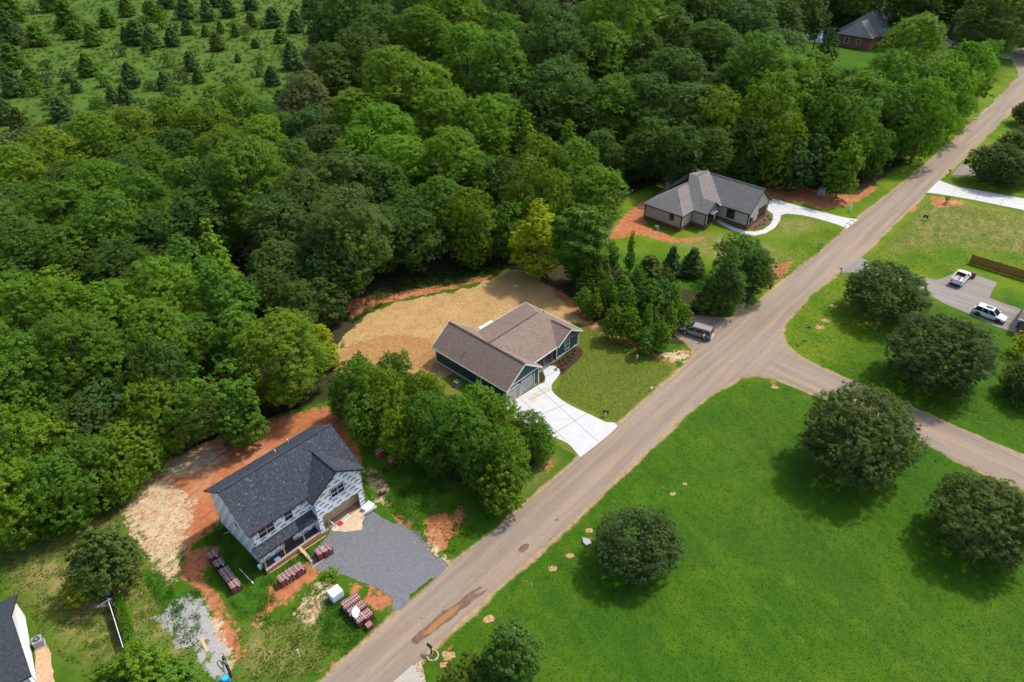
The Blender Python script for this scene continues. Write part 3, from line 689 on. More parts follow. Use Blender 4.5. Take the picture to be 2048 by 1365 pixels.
roof_part(GH, [[(12.8, 12.75, ze+.02), (15.8, 12.75, 4.62), (15.8, 8.7, 4.62), (12.8, 12.5, ze+.02)], [(18.8, 12.75, ze+.02), (18.8, 12.5, ze+.02), (15.8, 8.7, 4.62), (15.8, 12.75, 4.62)]], MT['roof_brown'], name='gable_roof')
MT['cap_brown'] = plain('cap_brown', (.10, .07, .05), .9, .2)
ridge_caps(gr, [((3.85, 14.1, zg), (3.85, -1.2, zg)), ((4.2, 6.8, 5.45), (14.9, 6.8, 5.45)), ((15.8, 12.75, 4.62), (15.8, 9.0, 4.62))], MT['cap_brown'], .2)
trim_part(GH, [((.05, -1.2, ze), (.05, 14.1, ze)), ((.05, 14.12, ze), (3.85, 14.12, zg)), ((3.85, 14.12, zg), (7.65, 14.12, ze)), ((7.67, 14.1, ze), (7.67, 12.6, ze)), ((7.7, 12.57, ze), (12.8, 12.57, ze)),
    ((12.8, 12.78, ze), (15.8, 12.78, 4.62)), ((15.8, 12.78, 4.62), (18.8, 12.78, ze)), ((18.92, 12.6, ze), (18.92, .85, ze)), ((18.9, .83, ze), (7.65, .83, ze)), ((.05, -1.22, ze), (3.85, -1.22, zg)), ((3.85, -1.22, zg), (7.65, -1.22, ze))], MT['white_trim'])
m = MB(); m.slab([AB(8.6, .9, 2.75), AB(11.4, .9, 2.75), AB(11.4, .1, 2.7), AB(8.6, .1, 2.7)], .12); m.build('back_porch_roof', MT['white_trim'], GH)
for a, b, z in ((1.3, 4.5, 3.85), (17.6, 5.8, 3.7)):
    MB().cyl((a, -b, z+.2), .06, .4, 8).build('roof_vent', MT['dark_metal'], gr)
MB().cyl((.42, -8.6, 1.45), .05, 2.7, 6).build('downspout', MT['white_trim'], GH)

def ac_unit(loc, rz, label, mat='grey_metal', s=.85):
    e = empty('air_conditioner', (loc[0], loc[1], 0), rz, label, 'air conditioner')
    m = MB(); m.bb(-.5*s, .5*s, -.5*s, .5*s, 0, .1); m.build('pad', MT['old_concrete'], e)
    m = MB(); m.bb(-.42*s, .42*s, -.42*s, .42*s, .1, .95*s); c = m.build('cabinet', MT[mat], e, bevel=.03)
    m = MB(); m.cyl((0, 0, .95*s+.02), .33*s, .04, 16); m.build('fan_guard', MT['dark_metal'], c)
    m = MB(); m.cyl((0, 0, .95*s+.05), .10*s, .03, 10); m.build('fan_hub', MT['grey_metal'], c)
    m = MB()
    for k in range(4): m.bb(-.425*s, .425*s, -.425*s, .425*s, .18+k*.18, .2+k*.18)
    m.build('louvre_bands', MT['dark_metal'], c, kind='stuff')
    return e
ac_unit(P(914, 771), ROTZ, 'grey air conditioner beside the green house wall')

# ---- house under construction wrapped in white sheeting
to = P(533, 1146)
TH = empty('unfinished_house', to, ROTZ, 'two-storey house under construction wrapped in white sheeting with slate roof', 'house')
wm = MT['wrap']; zt, zr = 6.15, 9.35
_, tl = wall(TH, wm, 0, -9.3, 0, -.85, .7, zt, [(4.6, 5.3, 3.9, 4.9)], uv=True, gable=(4.225, zr-.3))
window(TH, tl, 4.6, 5.3, 3.9, 4.9, MT['white_vinyl'], 0, 1, .07)
_, tf = wall(TH, wm, 0, -.85, 7.0, -.85, .7, zt, [(.75, 2.55, 4.3, 5.5), (3.9, 4.8, 4.3, 5.5)], uv=True)
window(TH, tf, .75, 2.55, 4.3, 5.5, MT['white_vinyl'], 1, 1, .1); window(TH, tf, 3.9, 4.8, 4.3, 5.5, MT['white_vinyl'], 0, 1, .1)
p0, d, n = tf
m = MB(); q = [p0+d*3.0+n*.02, p0+d*4.2+n*.02, p0+d*4.2-n*.05, p0+d*3.0-n*.05]; m.slab([(v.x, v.y, 2.8) for v in q], 2.1); m.build('door_opening', MT['dark_wood'], TH)
m = MB(); q = [p0+d*1.2+n*.02, p0+d*2.0+n*.02, p0+d*2.0-n*.05, p0+d*1.2-n*.05]; m.slab([(v.x, v.y, 2.7) for v in q], 1.2); m.build('window_opening', MT['glass'], TH)
_, tw = wall(TH, wm, 7.0, .3, 13.3, .3, .12, zt-.1, [(.55, 5.55, .12, 2.75)], uv=True, gable=(3.15, 8.25))
window(TH, tw, 2.2, 3.9, 4.5, 5.75, MT['white_vinyl'], 1, 1, .1, off=.035)
p0, d, n = tw
wf = MB()
for sa, sb, za, zb in ((2.08, 4.02, 5.85, 5.9), (2.08, 4.02, 4.35, 4.4), (2.05, 2.1, 4.4, 5.85), (4.0, 4.05, 4.4, 5.85)):
    q = [p0+d*sa+n*.055, p0+d*sb+n*.055, p0+d*sb, p0+d*sa]; wf.slab([(v.x, v.y, zb) for v in q], zb-za)
wf.build('window_flashing', MT['dark_trim'], TH)
wall(TH, wm, 7.0, -.85, 7.0, .14, .12, zt-.1, uv=True)
wall(TH, wm, 13.3, .3, 13.3, -.85, .12, zt-.1, uv=True); wall(TH, wm, 13.3, -.85, 13.3, -9.3, .12, zt, uv=True, gable=(4.225, zr-.3)); wall(TH, wm, 13.3, -9.3, 0, -9.3, .7, zt, uv=True)
m = MB(); m.bb(.05, 13.25, .9, 9.25, 0, .7); m.build('foundation', MT['foundation_brick'], TH)
m = MB(); m.bb(7.1, 13.2, .75, -.2, 0, .06); m.build('garage_floor', plain('slab_floor', (.30, .22, .14), .9, .15), TH)
m = MB(); m.bb(7.1, 13.2, .78, .84, .06, 2.9); m.build('garage_back_wall', MT['lumber'], TH)
# porch
m = MB(); m.bb(-.02, 6.9, .8, -.1, .45, .6); m.build('porch_floor', MT['porch_floor'], TH)
m = MB(); m.bb(-.05, 6.95, -.1, -.33, 0, .62); m.build('porch_edge', plain('porch_brick', (.42, .19, .09), .85, .25, 6), TH)
cap0 = None
for k in range(29):
    a = .02+k*.24
    if cap0 is None: 
        m = MB(); m.bb(-.085, .085, -.13, .13, -.03, .03); cap0 = m.mesh('brick', MT['brick_band'])
    o = bpy.data.objects.new('brick', cap0); COL.objects.link(o); o.parent = TH; o.location = (a+.08, -.215, .652)
for a in (.15, 2.5, 5.0):
    m = MB(); m.bb(a-.06, a+.06, -.0, -.1, .6, 2.95); m.build('porch_post', MT['lumber'], TH)
pr = roof_part(TH, [[(-.35, -.9, 3.62), (-.35, .25, 3.05), (6.98, .25, 3.05), (6.98, -.9, 3.62)]], MT['roof_slate'], .14, 'porch_roof')
trim_part(TH, [((-.35, .27, 3.05), (6.95, .27, 3.05)), ((-.37, -.85, 3.6), (-.37, .25, 3.05))], MT['dark_trim'], .04, .16)
m = MB(); m.bb(1.3, 1.95, .45, .05, .605, .65); m.build('drop_cloth', MT['white_vinyl'], TH)
tr = roof_part(TH, [[(-.45, -.4, zt-.05), (13.75, -.4, zt-.05), (13.75, -5.07, zr), (-.45, -5.07, zr)], [(13.75, -9.75, zt-.05), (-.45, -9.75, zt-.05), (-.45, -5.07, zr), (13.75, -5.07, zr)],
    [(6.5, .75, zt-.15), (10.15, .75, 8.45), (10.15, -3.8, 8.45), (6.5, -.45, zt-.15)], [(13.75, .75, zt-.15), (13.75, -.45, zt-.15), (10.15, -3.8, 8.45), (10.15, .75, 8.45)]], MT['roof_slate'])
ridge_caps(tr, [((-.45, -5.07, zr), (13.75, -5.07, zr)), ((10.15, .75, 8.45), (10.15, -3.75, 8.45))], MT['roof_navy'], .25)
trim_part(TH, [((6.5, .77, zt-.15), (10.15, .77, 8.45)), ((10.15, .77, 8.45), (13.75, .77, zt-.15)), ((-.45, -.38, zt-.05), (6.5, -.38, zt-.05)), ((-.47, -9.75, zt-.05), (-.47, -5.07, zr)), ((-.47, -5.07, zr), (-.47, -.4, zt-.05))], MT['dark_trim'], .04, .2)
for a, b, z in ((7.5, -7.4, 7.7), (9.8, -8.6, 6.95)): MB().cyl((a, -b, z+.2), .07, .5, 8).build('roof_vent', MT['pipe_white'], tr)
for a in (1.0, 3.0, 5.5): 
    m = MB(); m.bb(a, a+.5, .72, .76, 3.2, 3.25); m.build('scaffold_bracket', MT['white_vinyl'], TH)

# ---- beige house
bo = P(1358, 468)
BH = empty('beige_house', bo, ROTZ, 'beige house with dark corner trim, brick base and grey hip roofs', 'house')
bs = MT['beige_siding']; zb = 3.55
def bwall(*a, **k):
    o = wall(BH, bs, *a, **k); a0, b0, a1, b1 = a[:4]
    p0, d, n = o[1]; L = (Vector((a1, b1))-Vector((a0, b0))).length
    m = MB(); q = [p0+n*.03, p0+d*L+n*.03, p0+d*L-n*.1, p0-n*.1]; m.slab([(v.x, v.y, .72) for v in q], .72); m.build('brick_base', MT['foundation_brick'], BH)
    m = MB(); q = [p0+n*.035, p0+d*L+n*.035, p0+d*L-n*.05, p0-n*.05]; m.slab([(v.x, v.y, .82) for v in q], .1); m.build('water_table', MT['dark_trim'], BH)
    for s_ in (0, L):
        c = p0+d*s_; MB().box((c.x, c.y, zb/2+.38), (.16, .16, zb-.8)).build('corner_board', MT['dark_trim'], BH)
    return o[1]
f1 = bwall(.9, -9.0, .9, -.4, .72, zb, [(6.0, 6.8, 1.9, 3.0)]); window(BH, f1, 6.0, 6.8, 1.9, 3.0, MT['dark_trim'], 1, 1)
bwall(.9, -.4, 5.0, -.4, .72, zb)
bwall(5.0, -.4, 5.0, 2.7, .72, zb)
f2 = bwall(5.0, 2.7, 9.4, 2.7, .72, zb, [(.9, 3.4, .9, 3.1)], gable=(2.2, 5.15)); window(BH, f2, .9, 3.4, .9, 3.1, MT['dark_trim'], 2, 1)
bwall(9.4, 2.7, 9.4, 1.9, .72, zb); bwall(9.4, 1.9, 10.9, 1.9, .72, zb)
f3 = bwall(10.9, 1.9, 10.9, 9.0, .72, zb, [(2.4, 4.0, 1.3, 3.0)]); window(BH, f3, 2.4, 4.0, 1.3, 3.0, MT['dark_trim'], 1, 1)
f4 = bwall(10.9, 9.0, 19.4, 9.0, .72, zb, [(.8, 2.2, 1.1, 3.0), (4.2, 8.0, .72, 3.0)], gable=(4.25, 7.0)); window(BH, f4, .8, 2.2, 1.1, 3.0, MT['dark_trim'], 1, 1)
p0, d, n = f4
m = MB(); q = [p0+d*4.2-n*.06, p0+d*8.0-n*.06, p0+d*8.0-n*.12, p0+d*4.2-n*.12]; m.slab([(v.x, v.y, 3.0) for v in q], 2.9); m.build('garage_door', MT['dark_wood'], BH)
bwall(19.4, 9.0, 19.4, -9.0, .72, zb); bwall(19.4, -9.0, .9, -9.0, .72, zb)
zp = 7.9
br = roof_part(BH, [
    [(.5, -9.4, zb), (.5, 0, zb), (5.2, -4.7, 6.75)], [(.5, 0, zb), (9, 0, zb), (9, -4.7, 6.75), (5.2, -4.7, 6.75)], [(.5, -9.4, zb), (5.2, -4.7, 6.75), (12, -4.7, 6.75), (12, -9.4, zb)],
    [(4.6, 3.1, zb), (11.0, -3.5, zp), (11.0, -5.5, zp), (4.6, -2.0, zb)], [(4.6, 3.1, zb), (12.5, 3.1, zb), (15.15, -3.5, zp), (11.0, -3.5, zp)], [(11, -3.5, zp), (15.15, -3.5, zp), (15.15, -9.4, zb+.3), (5.5, -9.4, zb+.3), (11, -5.5, zp)],
    [(10.5, 9.4, zb), (15.15, 9.4, 7.45), (15.15, -6.0, 7.45), (10.5, -6.0, zb)], [(19.8, 9.4, zb), (19.8, -6.0, zb), (15.15, -6.0, 7.45), (15.15, 9.4, 7.45)]], MT['roof_grey'])
roof_part(BH, [[(4.6, 3.2, zb+.02), (7.2, 3.2, 5.4), (7.2, -.2, 5.4), (4.6, 1.9, zb+.02)], [(9.8, 3.2, zb+.02), (9.8, 1.9, zb+.02), (7.2, -.2, 5.4), (7.2, 3.2, 5.4)]], MT['roof_grey'], name='entry_roof')
roof_part(BH, [[(14.5, -13.2, zb), (14.5, -8.0, zb), (17.4, -8.0, 5.9), (17.4, -13.2, 5.9)], [(20.2, -13.2, zb), (17.4, -13.2, 5.9), (17.4, -8.0, 5.9), (20.2, -8.0, zb)]], MT['roof_grey'], name='rear_roof')
m = MB(); m.bb(14.9, 19.8, 9.0, 12.8, 0, zb); m.build('rear_wing', bs, BH)
roof_part(BH, [[(10.6, 9.05, 3.15), (10.6, 9.8, 2.85), (13.6, 9.8, 2.85), (13.6, 9.05, 3.15)]], MT['roof_grey'], .1, 'window_hood')
roof_part(BH, [[(6.2, 2.75, 3.35), (6.2, 3.5, 3.1), (8.4, 3.5, 3.1), (8.4, 2.75, 3.35)]], MT['roof_grey'], .1, 'entry_hood')
trim_part(BH, [((.48, -9.4, zb), (.48, 0, zb)), ((.5, .02, zb), (4.6, .02, zb)), ((4.58, -.2, zb), (4.58, 3.1, zb)), ((4.6, 3.23, zb), (7.2, 3.23, 5.4)), ((7.2, 3.23, 5.4), (9.8, 3.23, zb)), ((10.48, 2.0, zb), (10.48, 9.4, zb)), ((10.5, 9.43, zb), (15.15, 9.43, 7.45)), ((15.15, 9.43, 7.45), (19.8, 9.43, zb))], MT['dark_trim'], .05, .2)
for a, b, z in ((3.2, -2.6, 5.3), (16.0, -11.5, 4.7)): MB().cyl((a, -b, z+.2), .07, .5, 8).build('roof_vent', MT['dark_metal'], br)
MT['cap_grey'] = plain('cap_grey', (.12, .11, .10), .9, .2)
ridge_caps(br, [((15.15, 9.4, 7.45), (15.15, -3.5, 7.45)), ((5.2, -4.7, 6.75), (9.2, -4.7, 6.75)), ((11, -3.5, zp), (15.15, -3.5, zp))], MT['cap_grey'], .22)
ac_unit(P(1313, 459), ROTZ, 'grey air conditioner on red soil beside the beige house')

# ---- white house at the lower left corner
wo = P(51, 1231)
WH = empty('white_house', wo, ROTZ-R(11.7), 'white vinyl-sided house with dark roof at the lower left corner', 'house')
wall(WH, MT['white_vinyl'], 0, 9.8, 0, .2, .1, 3.1, uv=False, gable=(4.9, 5.7)); wall(WH, MT['white_vinyl'], 0, .2, -16, .2, .1, 3.1); wall(WH, MT['white_vinyl'], -16, 9.8, 0, 9.8, .1, 3.1); wall(WH, MT['white_vinyl'], -16, .2, -16, 9.8, .1, 3.1)
m = MB(); m.bb(-15.9, -.05, -.3, -9.7, 0, .1); m.build('foundation', MT['old_concrete'], WH)
m = MB()
for k in range(14): m.bb(-.01, .02, -.2, -9.8, .3+k*.2, .32+k*.2)
m.build('lap_siding', plain('lap', (.55, .56, .57), .6, .05), WH, kind='stuff')
wr = roof_part(WH, [[(-16.4, -.2, 3.05), (-16.4, 5.0, 5.95), (.35, 5.0, 5.95), (.35, -.2, 3.05)], [(-16.4, 10.2, 3.05), (.35, 10.2, 3.05), (.35, 5.0, 5.95), (-16.4, 5.0, 5.95)]], MT['roof_navy'])
trim_part(WH, [((.37, -.2, 3.05), (.37, 5.0, 5.95)), ((.37, 5.0, 5.95), (.37, 10.2, 3.05))], MT['dark_trim'], .04, .18)
m = MB(); m.bb(.02, .05, -6.0, -6.25, 3.1, 3.7); m.build('gable_vent', MT['dark_metal'], WH)
m = MB(); m.tube([(.1, -9.0, .3), (.1, -9.0, 2.9)], .05, 6); m.build('downspout', MT['white_vinyl'], WH)
ac_unit(P(80, 1290), ROTZ-R(11.7), 'white and grey air conditioner beside the white house', s=1.0)
sheet('bare_soil', wobble(catmull(poly([(70,1290),(96,1292),(104,1330),(112,1400),(80,1400)]), .4), .15, 1), .012, plain('peach_soil', (.50, .31, .19), .95, .2, 2.5))

# ---- far brick house beside the pool
ko = P(1727, 100)
KH = empty('brick_house', ko, ROTZ, 'large far brick house with grey hip roofs beside the swimming pool', 'house')
fk = wall(KH, MT['brick_wall'], 0, -10.5, 0, 1.6, 0, 4.2, [(3.0, 4.2, 1.4, 3.2), (7.5, 8.5, 1.4, 3.2)])[1]
for s0, s1 in ((3.0, 4.2), (7.5, 8.5)): window(KH, fk, s0, s1, 1.4, 3.2, MT['white_trim'], 0, 1, .12)
wall(KH, MT['brick_wall'], 0, 1.6, 32, 1.6, 0, 4.2); wall(KH, MT['brick_wall'], 32, 1.6, 32, -10.5, 0, 4.2); wall(KH, MT['brick_wall'], 32, -10.5, 0, -10.5, 0, 4.2)
kr = roof_part(KH, [[(-.7, -11.2, 4.2), (-.7, 2.3, 4.2), (3.2, -4.45, 8.7)], [(-.7, 2.3, 4.2), (14, 2.3, 4.2), (14, -4.45, 8.7), (3.2, -4.45, 8.7)], [(14, -11.2, 4.2), (-.7, -11.2, 4.2), (3.2, -4.45, 8.7), (14, -4.45, 8.7)],
    [(5.5, -13, 4.3), (5.5, 4.2, 4.3), (11.5, -4.4, 11.0)], [(5.5, 4.2, 4.3), (33, 4.2, 4.3), (27.5, -4.4, 11.0), (11.5, -4.4, 11.0)], [(33, 4.2, 4.3), (33, -13, 4.3), (27.5, -4.4, 11.0)], [(33, -13, 4.3), (5.5, -13, 4.3), (11.5, -4.4, 11.0), (27.5, -4.4, 11.0)]], MT['roof_far'])
roof_part(KH, [[(14, -22, 4.2), (14, -9, 4.2), (20, -9, 8.8), (20, -22, 8.8)], [(26, -22, 4.2), (20, -22, 8.8), (20, -9, 8.8), (26, -9, 4.2)]], MT['roof_far_dark'], name='rear_roof')
m = MB(); m.bb(14.6, 25.4, 10.4, 21.5, 0, 4.2); m.build('rear_wing', MT['brick_wall'], KH)
MB().box((12, 6, 8.6), (.9, .9, 2)).build('chimney', MT['brick_wall'], kr)
trim_part(KH, [((-.72, -11.2, 4.2), (-.72, 2.3, 4.2)), ((-.7, 2.32, 4.2), (20, 2.32, 4.2))], MT['dark_trim'], .06, .28)

# ---- brick garage end at the right edge
eo = P(2040, 676)
EH = empty('brick_garage', eo, ROTZ, 'corner of a brick house with white eave at the right edge', 'house')
wall(EH, MT['brick_wall'], 1.0, -1.5, 1.0, 6.5, 0, 2.6); wall(EH, MT['brick_wall'], 1.0, 6.5, 10, 6.5, 0, 2.6); wall(EH, MT['brick_wall'], 10, 6.5, 10, -1.5, 0, 2.6); wall(EH, MT['brick_wall'], 10, -1.5, 1, -1.5, 0, 2.6)
roof_part(EH, [[(.4, -2, 2.6), (.4, 7, 2.6), (5.5, 7, 5.0), (5.5, -2, 5.0)], [(10.6, 7, 2.6), (10.6, -2, 2.6), (5.5, -2, 5.0), (5.5, 7, 5.0)]], MT['roof_brown'])
trim_part(EH, [((.37, -2, 2.6), (.37, 7, 2.6))], MT['white_trim'], .1, .2)
EH.location.x += .8
# ------------------------------------------------------------------ vehicles
def loft(m, secs):
    """closed cross-sections with the same number of points"""
    n = len(secs[0]); i0 = len(m.v)
    for s_ in secs: m.v += [tuple(p) for p in s_]
    for k in range(len(secs)-1):
        for j in range(n):
            a = i0+k*n+j; b = i0+k*n+(j+1) % n; m.f.append([a, b, b+n, a+n])
    m.f.append([i0+j for j in reversed(range(n))]); m.f.append([i0+(len(secs)-1)*n+j for j in range(n)])
def body_section(x, w, z0, z1, r=.12):
    return [(x, -w+.05, z0), (x, -w, z0+r), (x, -w, z1-r*1.6), (x, -w+r, z1-.03), (x, -w*.5, z1), (x, w*.5, z1), (x, w-r, z1-.03), (x, w, z1-r*1.6), (x, w, z0+r), (x, w-.05, z0)]
def car(name, loc, rz, paint, label, cat, kind='suv'):
    e = empty(name, (loc[0], loc[1], .03), rz, label, cat)
    L = {'suv': 4.9, 'van': 5.1, 'truck': 5.6}[kind]; hw = {'suv': .97, 'van': .99, 'truck': 1.0}[kind]
    x0, x1 = -L/2, L/2; wx = (x0+.95, x1-.95); m = MB()
    if kind == 'truck':
        loft(m, [body_section(x, w_, za, zb_) for x, w_, za, zb_ in ((x0, hw*.95, .5, .98), (x0+.15, hw, .42, 1.0), (-.6, hw, .38, 1.02), (-.3, hw, .36, 1.05), (1.3, hw, .36, 1.08), (1.6, hw, .38, 1.08), (x1-.4, hw*.98, .42, 1.02), (x1-.05, hw*.88, .45, .92))])
    else:
        belt = 1.02 if kind == 'suv' else 1.05
        loft(m, [body_section(x, w_, za, zb_) for x, w_, za, zb_ in ((x0, hw*.86, .5, .95), (x0+.12, hw*.95, .4, belt), (x0+.7, hw, .34, belt+.02), (0, hw, .3, belt), (x1-1.5, hw, .32, belt-.02), (x1-1.2, hw*.99, .34, .99), (x1-.45, hw*.96, .38, .9), (x1-.12, hw*.86, .42, .78), (x1, hw*.7, .46, .68))])
    b = m.build('body', MT[paint], e, smooth=False, bevel=.03)
    if kind == 'suv': cab = (x0+.12, x0+.5, x1-2.05, x1-1.25, 1.0, 1.72)
    elif kind == 'van': cab = (x0+.08, x0+.35, x1-1.95, x1-.85, 1.02, 1.76)
    else: cab = (-.35, -.15, .75, 1.35, 1.0, 1.8)
    xa, xb, xc, xd, zb_, zt_ = cab; wb, wt = hw*.93, hw*.74
    m = MB(); B = [(xa, -wb, zb_), (xd, -wb, zb_), (xd, wb, zb_), (xa, wb, zb_)]; T = [(xb, -wt, zt_-.06), (xc, -wt, zt_-.06), (xc, wt, zt_-.06), (xb, wt, zt_-.06)]
    i = len(m.v); m.v += B+T; m.f += [[3, 2, 1, 0], [4, 5, 6, 7], [0, 1, 5, 4], [1, 2, 6, 5], [2, 3, 7, 6], [3, 0, 4, 7]]
    m.build('window_glass', MT['car_glass'], e)
    m = MB(); m.slab([(xb-.06, -wt-.03, zt_-.01), (xc+.02, -wt-.03, zt_-.02), (xc+.02, wt+.03, zt_-.02), (xb-.06, wt+.03, zt_-.01)], .06); m.slab([(xb+.1, -wt*.8, zt_+.025), (xc-.1, -wt*.8, zt_+.02), (xc-.1, wt*.8, zt_+.02), (xb+.1, wt*.8, zt_+.025)], .05)
    rf = m.build('roof', MT[paint], e, bevel=.025)
    if kind == 'suv':
        m = MB(); m.slab([(xb+1.0, -wt*.6, zt_+.035), (xc-.3, -wt*.6, zt_+.032), (xc-.3, wt*.6, zt_+.032), (xb+1.0, wt*.6, zt_+.035)], .012); m.build('sunroof', MT['car_glass'], rf)
    if kind == 'van':
        for s in (-1, 1): MB().bar((xb+.3, s*wt*.92, zt_+.06), (xc-.2, s*wt*.92, zt_+.055), .05, .05).build('roof_rail', MT['grey_metal'], rf)
    for s in (-1, 1):
        for fb in (0, .36, .68, 1):
            pb = (xa+(xd-xa)*fb, s*(wb+.012), zb_); pt = (xb+(xc-xb)*fb, s*(wt+.012), zt_-.05)
            if kind == 'truck' and fb == .36: continue
            MB().bar(pb, pt, .10 if fb in (0,) else .07, .05).build('pillar', MT[paint], e)
        MB().box((xd-.12, s*(hw+.1), 1.06), (.18, .2, .14)).build('mirror', MT[paint], e)
        MB().box((x1-.14, s*hw*.68, .72), (.2, .32, .13)).build('headlight', MT['headlight'], e)
        MB().box((x0+.04, s*hw*.78, .95), (.12, .22, .2)).build('tail_light', MT['tail_light'], e)
        for xw in wx:
            m = MB(); m.cyl((xw, s*(hw-.1), .36), .36, .24, 18, axis='y'); wh = m.build('wheel', MT['rubber'], e)
            m = MB(); m.cyl((xw, s*(hw+.03), .36), .24, .02, 14, axis='y'); m.build('rim', MT['rim'] if kind != 'suv' else MT['dark_metal'], wh)
            m = MB(); m.tube([(xw+.44*math.cos(t), s*(hw+.005), .36+.44*math.sin(t)) for t in [math.pi*k/8 for k in range(9)]], .035, 5); m.build('wheel_arch', MT['black_plastic'], e)
    MB().box((x1-.03, 0, .5), (.12, hw*1.5, .18)).build('front_bumper', MT['black_plastic'], e)
    MB().box((x0+.01, 0, .52), (.12, hw*1.6, .2)).build('rear_bumper', MT['black_plastic'] if kind != 'van' else MT['white_paint'], e)
    if kind == 'truck':
        m = MB(); m.bb(x0+.1, -.45, -hw+.08, hw-.08, 1.0, 1.035); m.build('bed_floor', MT['grey_metal'], e)
        for s in (-1, 1):
            m = MB(); m.bb(x0+.05, -.4, s*hw-.08*s, s*hw*.99, 1.0, 1.5); m.build('tool_box', MT[paint], e, bevel=.02)
        m = MB(); m.bb(x0+.02, x0+.1, -hw+.1, hw-.1, .95, 1.4); m.build('tailgate', MT[paint], e)
        for k, y in enumerate((-.5, -.15, .3)): 
            m = MB(); m.bar((x0+.3, y, 1.12+.05*k), (-.6, y+.1, 1.15+.05*k), .18, .14); m.build('cargo', MT[('white_vinyl', 'dark_metal', 'lumber')[k]], e)
        m = MB()
        for y in (-.85, .85):
            for x in (x0+.4, -.5): m.tube([(x, y, 1.45), (x, y, 1.95)], .03, 5)
            m.bar((x0+.3, y, 1.95), (.2, y, 1.95), .05)
        for x in (x0+.4, -.5): m.bar((x, -.85, 1.95), (x, .85, 1.95), .05)
        m.build('ladder_rack', MT['white_paint'], e)
    return e
def yaw(p, q, z=0): a = Vector(P(*p, z)); b = Vector(P(*q, z)); d = b-a; return math.atan2(d.y, d.x)
# heading of each vehicle from two ground points along it
car('white_suv', P(1980, 628, .7), yaw((1945, 618), (2010, 642)), 'white_paint', 'white sport utility car with glass sunroof parked on the asphalt driveway', 'car', 'suv')
car('grey_minivan', P(1394, 661, .8), yaw((1422, 668), (1368, 652)), 'van_paint', 'grey-brown minivan parked nose into the bushes at the junction', 'van', 'van')
car('work_truck', P(1922, 555, .8), yaw((1913, 565), (1932, 545)), 'white_paint', 'white work truck with side boxes and ladder rack on the gravel patch', 'truck', 'truck')

# ------------------------------------------------------------------ the person beside the minivan
def person(loc, rz):
    e = empty('person', (loc[0], loc[1], .03), rz, 'person in white shirt and dark trousers standing behind the grey minivan', 'person')
    V = []; Ed = []; Rr = []
    def ch(parent, pts):
        for p, r in pts:
            V.append(p); Rr.append(r); i = len(V)-1
            if parent is not None: Ed.append((parent, i))
            parent = i
        return parent
    pel = ch(None, [((0, 0, .95), (.155, .11))])
    che = ch(pel, [((0, 0, 1.12), (.14, .10)), ((0, .0, 1.34), (.17, .115))])
    nk = ch(che, [((0, 0, 1.47), (.06, .06)), ((0, .01, 1.54), (.055, .06)), ((0, .02, 1.62), (.08, .095)), ((0, .02, 1.70), (.078, .095)), ((0, .01, 1.76), (.045, .06))])
    for s in (-1, 1):
        ch(pel, [((s*.10, 0, .86), (.095, .10)), ((s*.11, .03+.06*s, .50), (.06, .065)), ((s*.12, .06*s, .10), (.04, .045)), ((s*.13, .12+.06*s, .04), (.042, .03))])
        hd = ch(che, [((s*.19, 0, 1.40), (.065, .06)), ((s*.25, -.02, 1.13), (.045, .045)), ((s*.22, .14, .95), (.034, .034)), ((s*.20, .20, .89), (.035, .018))])
        for k, (dx, L_) in enumerate(((-.03, .075), (-.01, .085), (.01, .08), (.03, .065))):
            ch(hd, [((s*.20+dx, .235, .86), (.010, .010)), ((s*.20+dx*1.1, .25, .86-L_*.7), (.008, .008))])
        ch(hd, [((s*.20-s*.045, .215, .875), (.011, .011)), ((s*.20-s*.055, .245, .845), (.009, .009))])
    me = bpy.data.meshes.new('body'); me.from_pydata(V, Ed, []); o = bpy.data.objects.new('body', me); COL.objects.link(o); o.parent = e
    md = o.modifiers.new('skin', 'SKIN'); md.use_smooth_shade = True
    for i, r in enumerate(Rr): me.skin_vertices[0].data[i].radius = r
    me.skin_vertices[0].data[0].use_root = True
    o.modifiers.new('sub', 'SUBSURF').levels = 1
    n = NB('clothing'); sp = n.node('ShaderNodeSeparateXYZ'); n.put(sp.inputs[0], n.pos()); z = sp.outputs[2]
    c = n.mix(n.math('GREATER_THAN', z, .09), (.03, .03, .03), (.02, .022, .03))
    arm = n.math('GREATER_THAN', n.math('ABSOLUTE', sp.outputs[0]), .172)
    c = n.mix(n.math('GREATER_THAN', z, .98), c, (.72, .75, .80)); c = n.mix(n.math('GREATER_THAN', z, 1.475), c, (.42, .24, .17))
    c = n.mix(n.math('MULTIPLY', arm, n.math('MULTIPLY', n.math('LESS_THAN', z, 1.2), n.math('GREATER_THAN', z, .7))), c, (.42, .24, .17))
    me.materials.append(n.out(c, .8, .2))
    m = MB(); m.ell((0, -.012, 1.70), (.088, .10, .105), 10, 7); m.build('hair', MT['hair'], e, smooth=True)
    m = MB(); m.ell((0, .122, 1.635), (.015, .02, .022), 6, 4); m.build('nose', MT['skin'], e, smooth=True)
    return e
person(P(1405, 684), yaw((1405, 684), (1412, 672)))

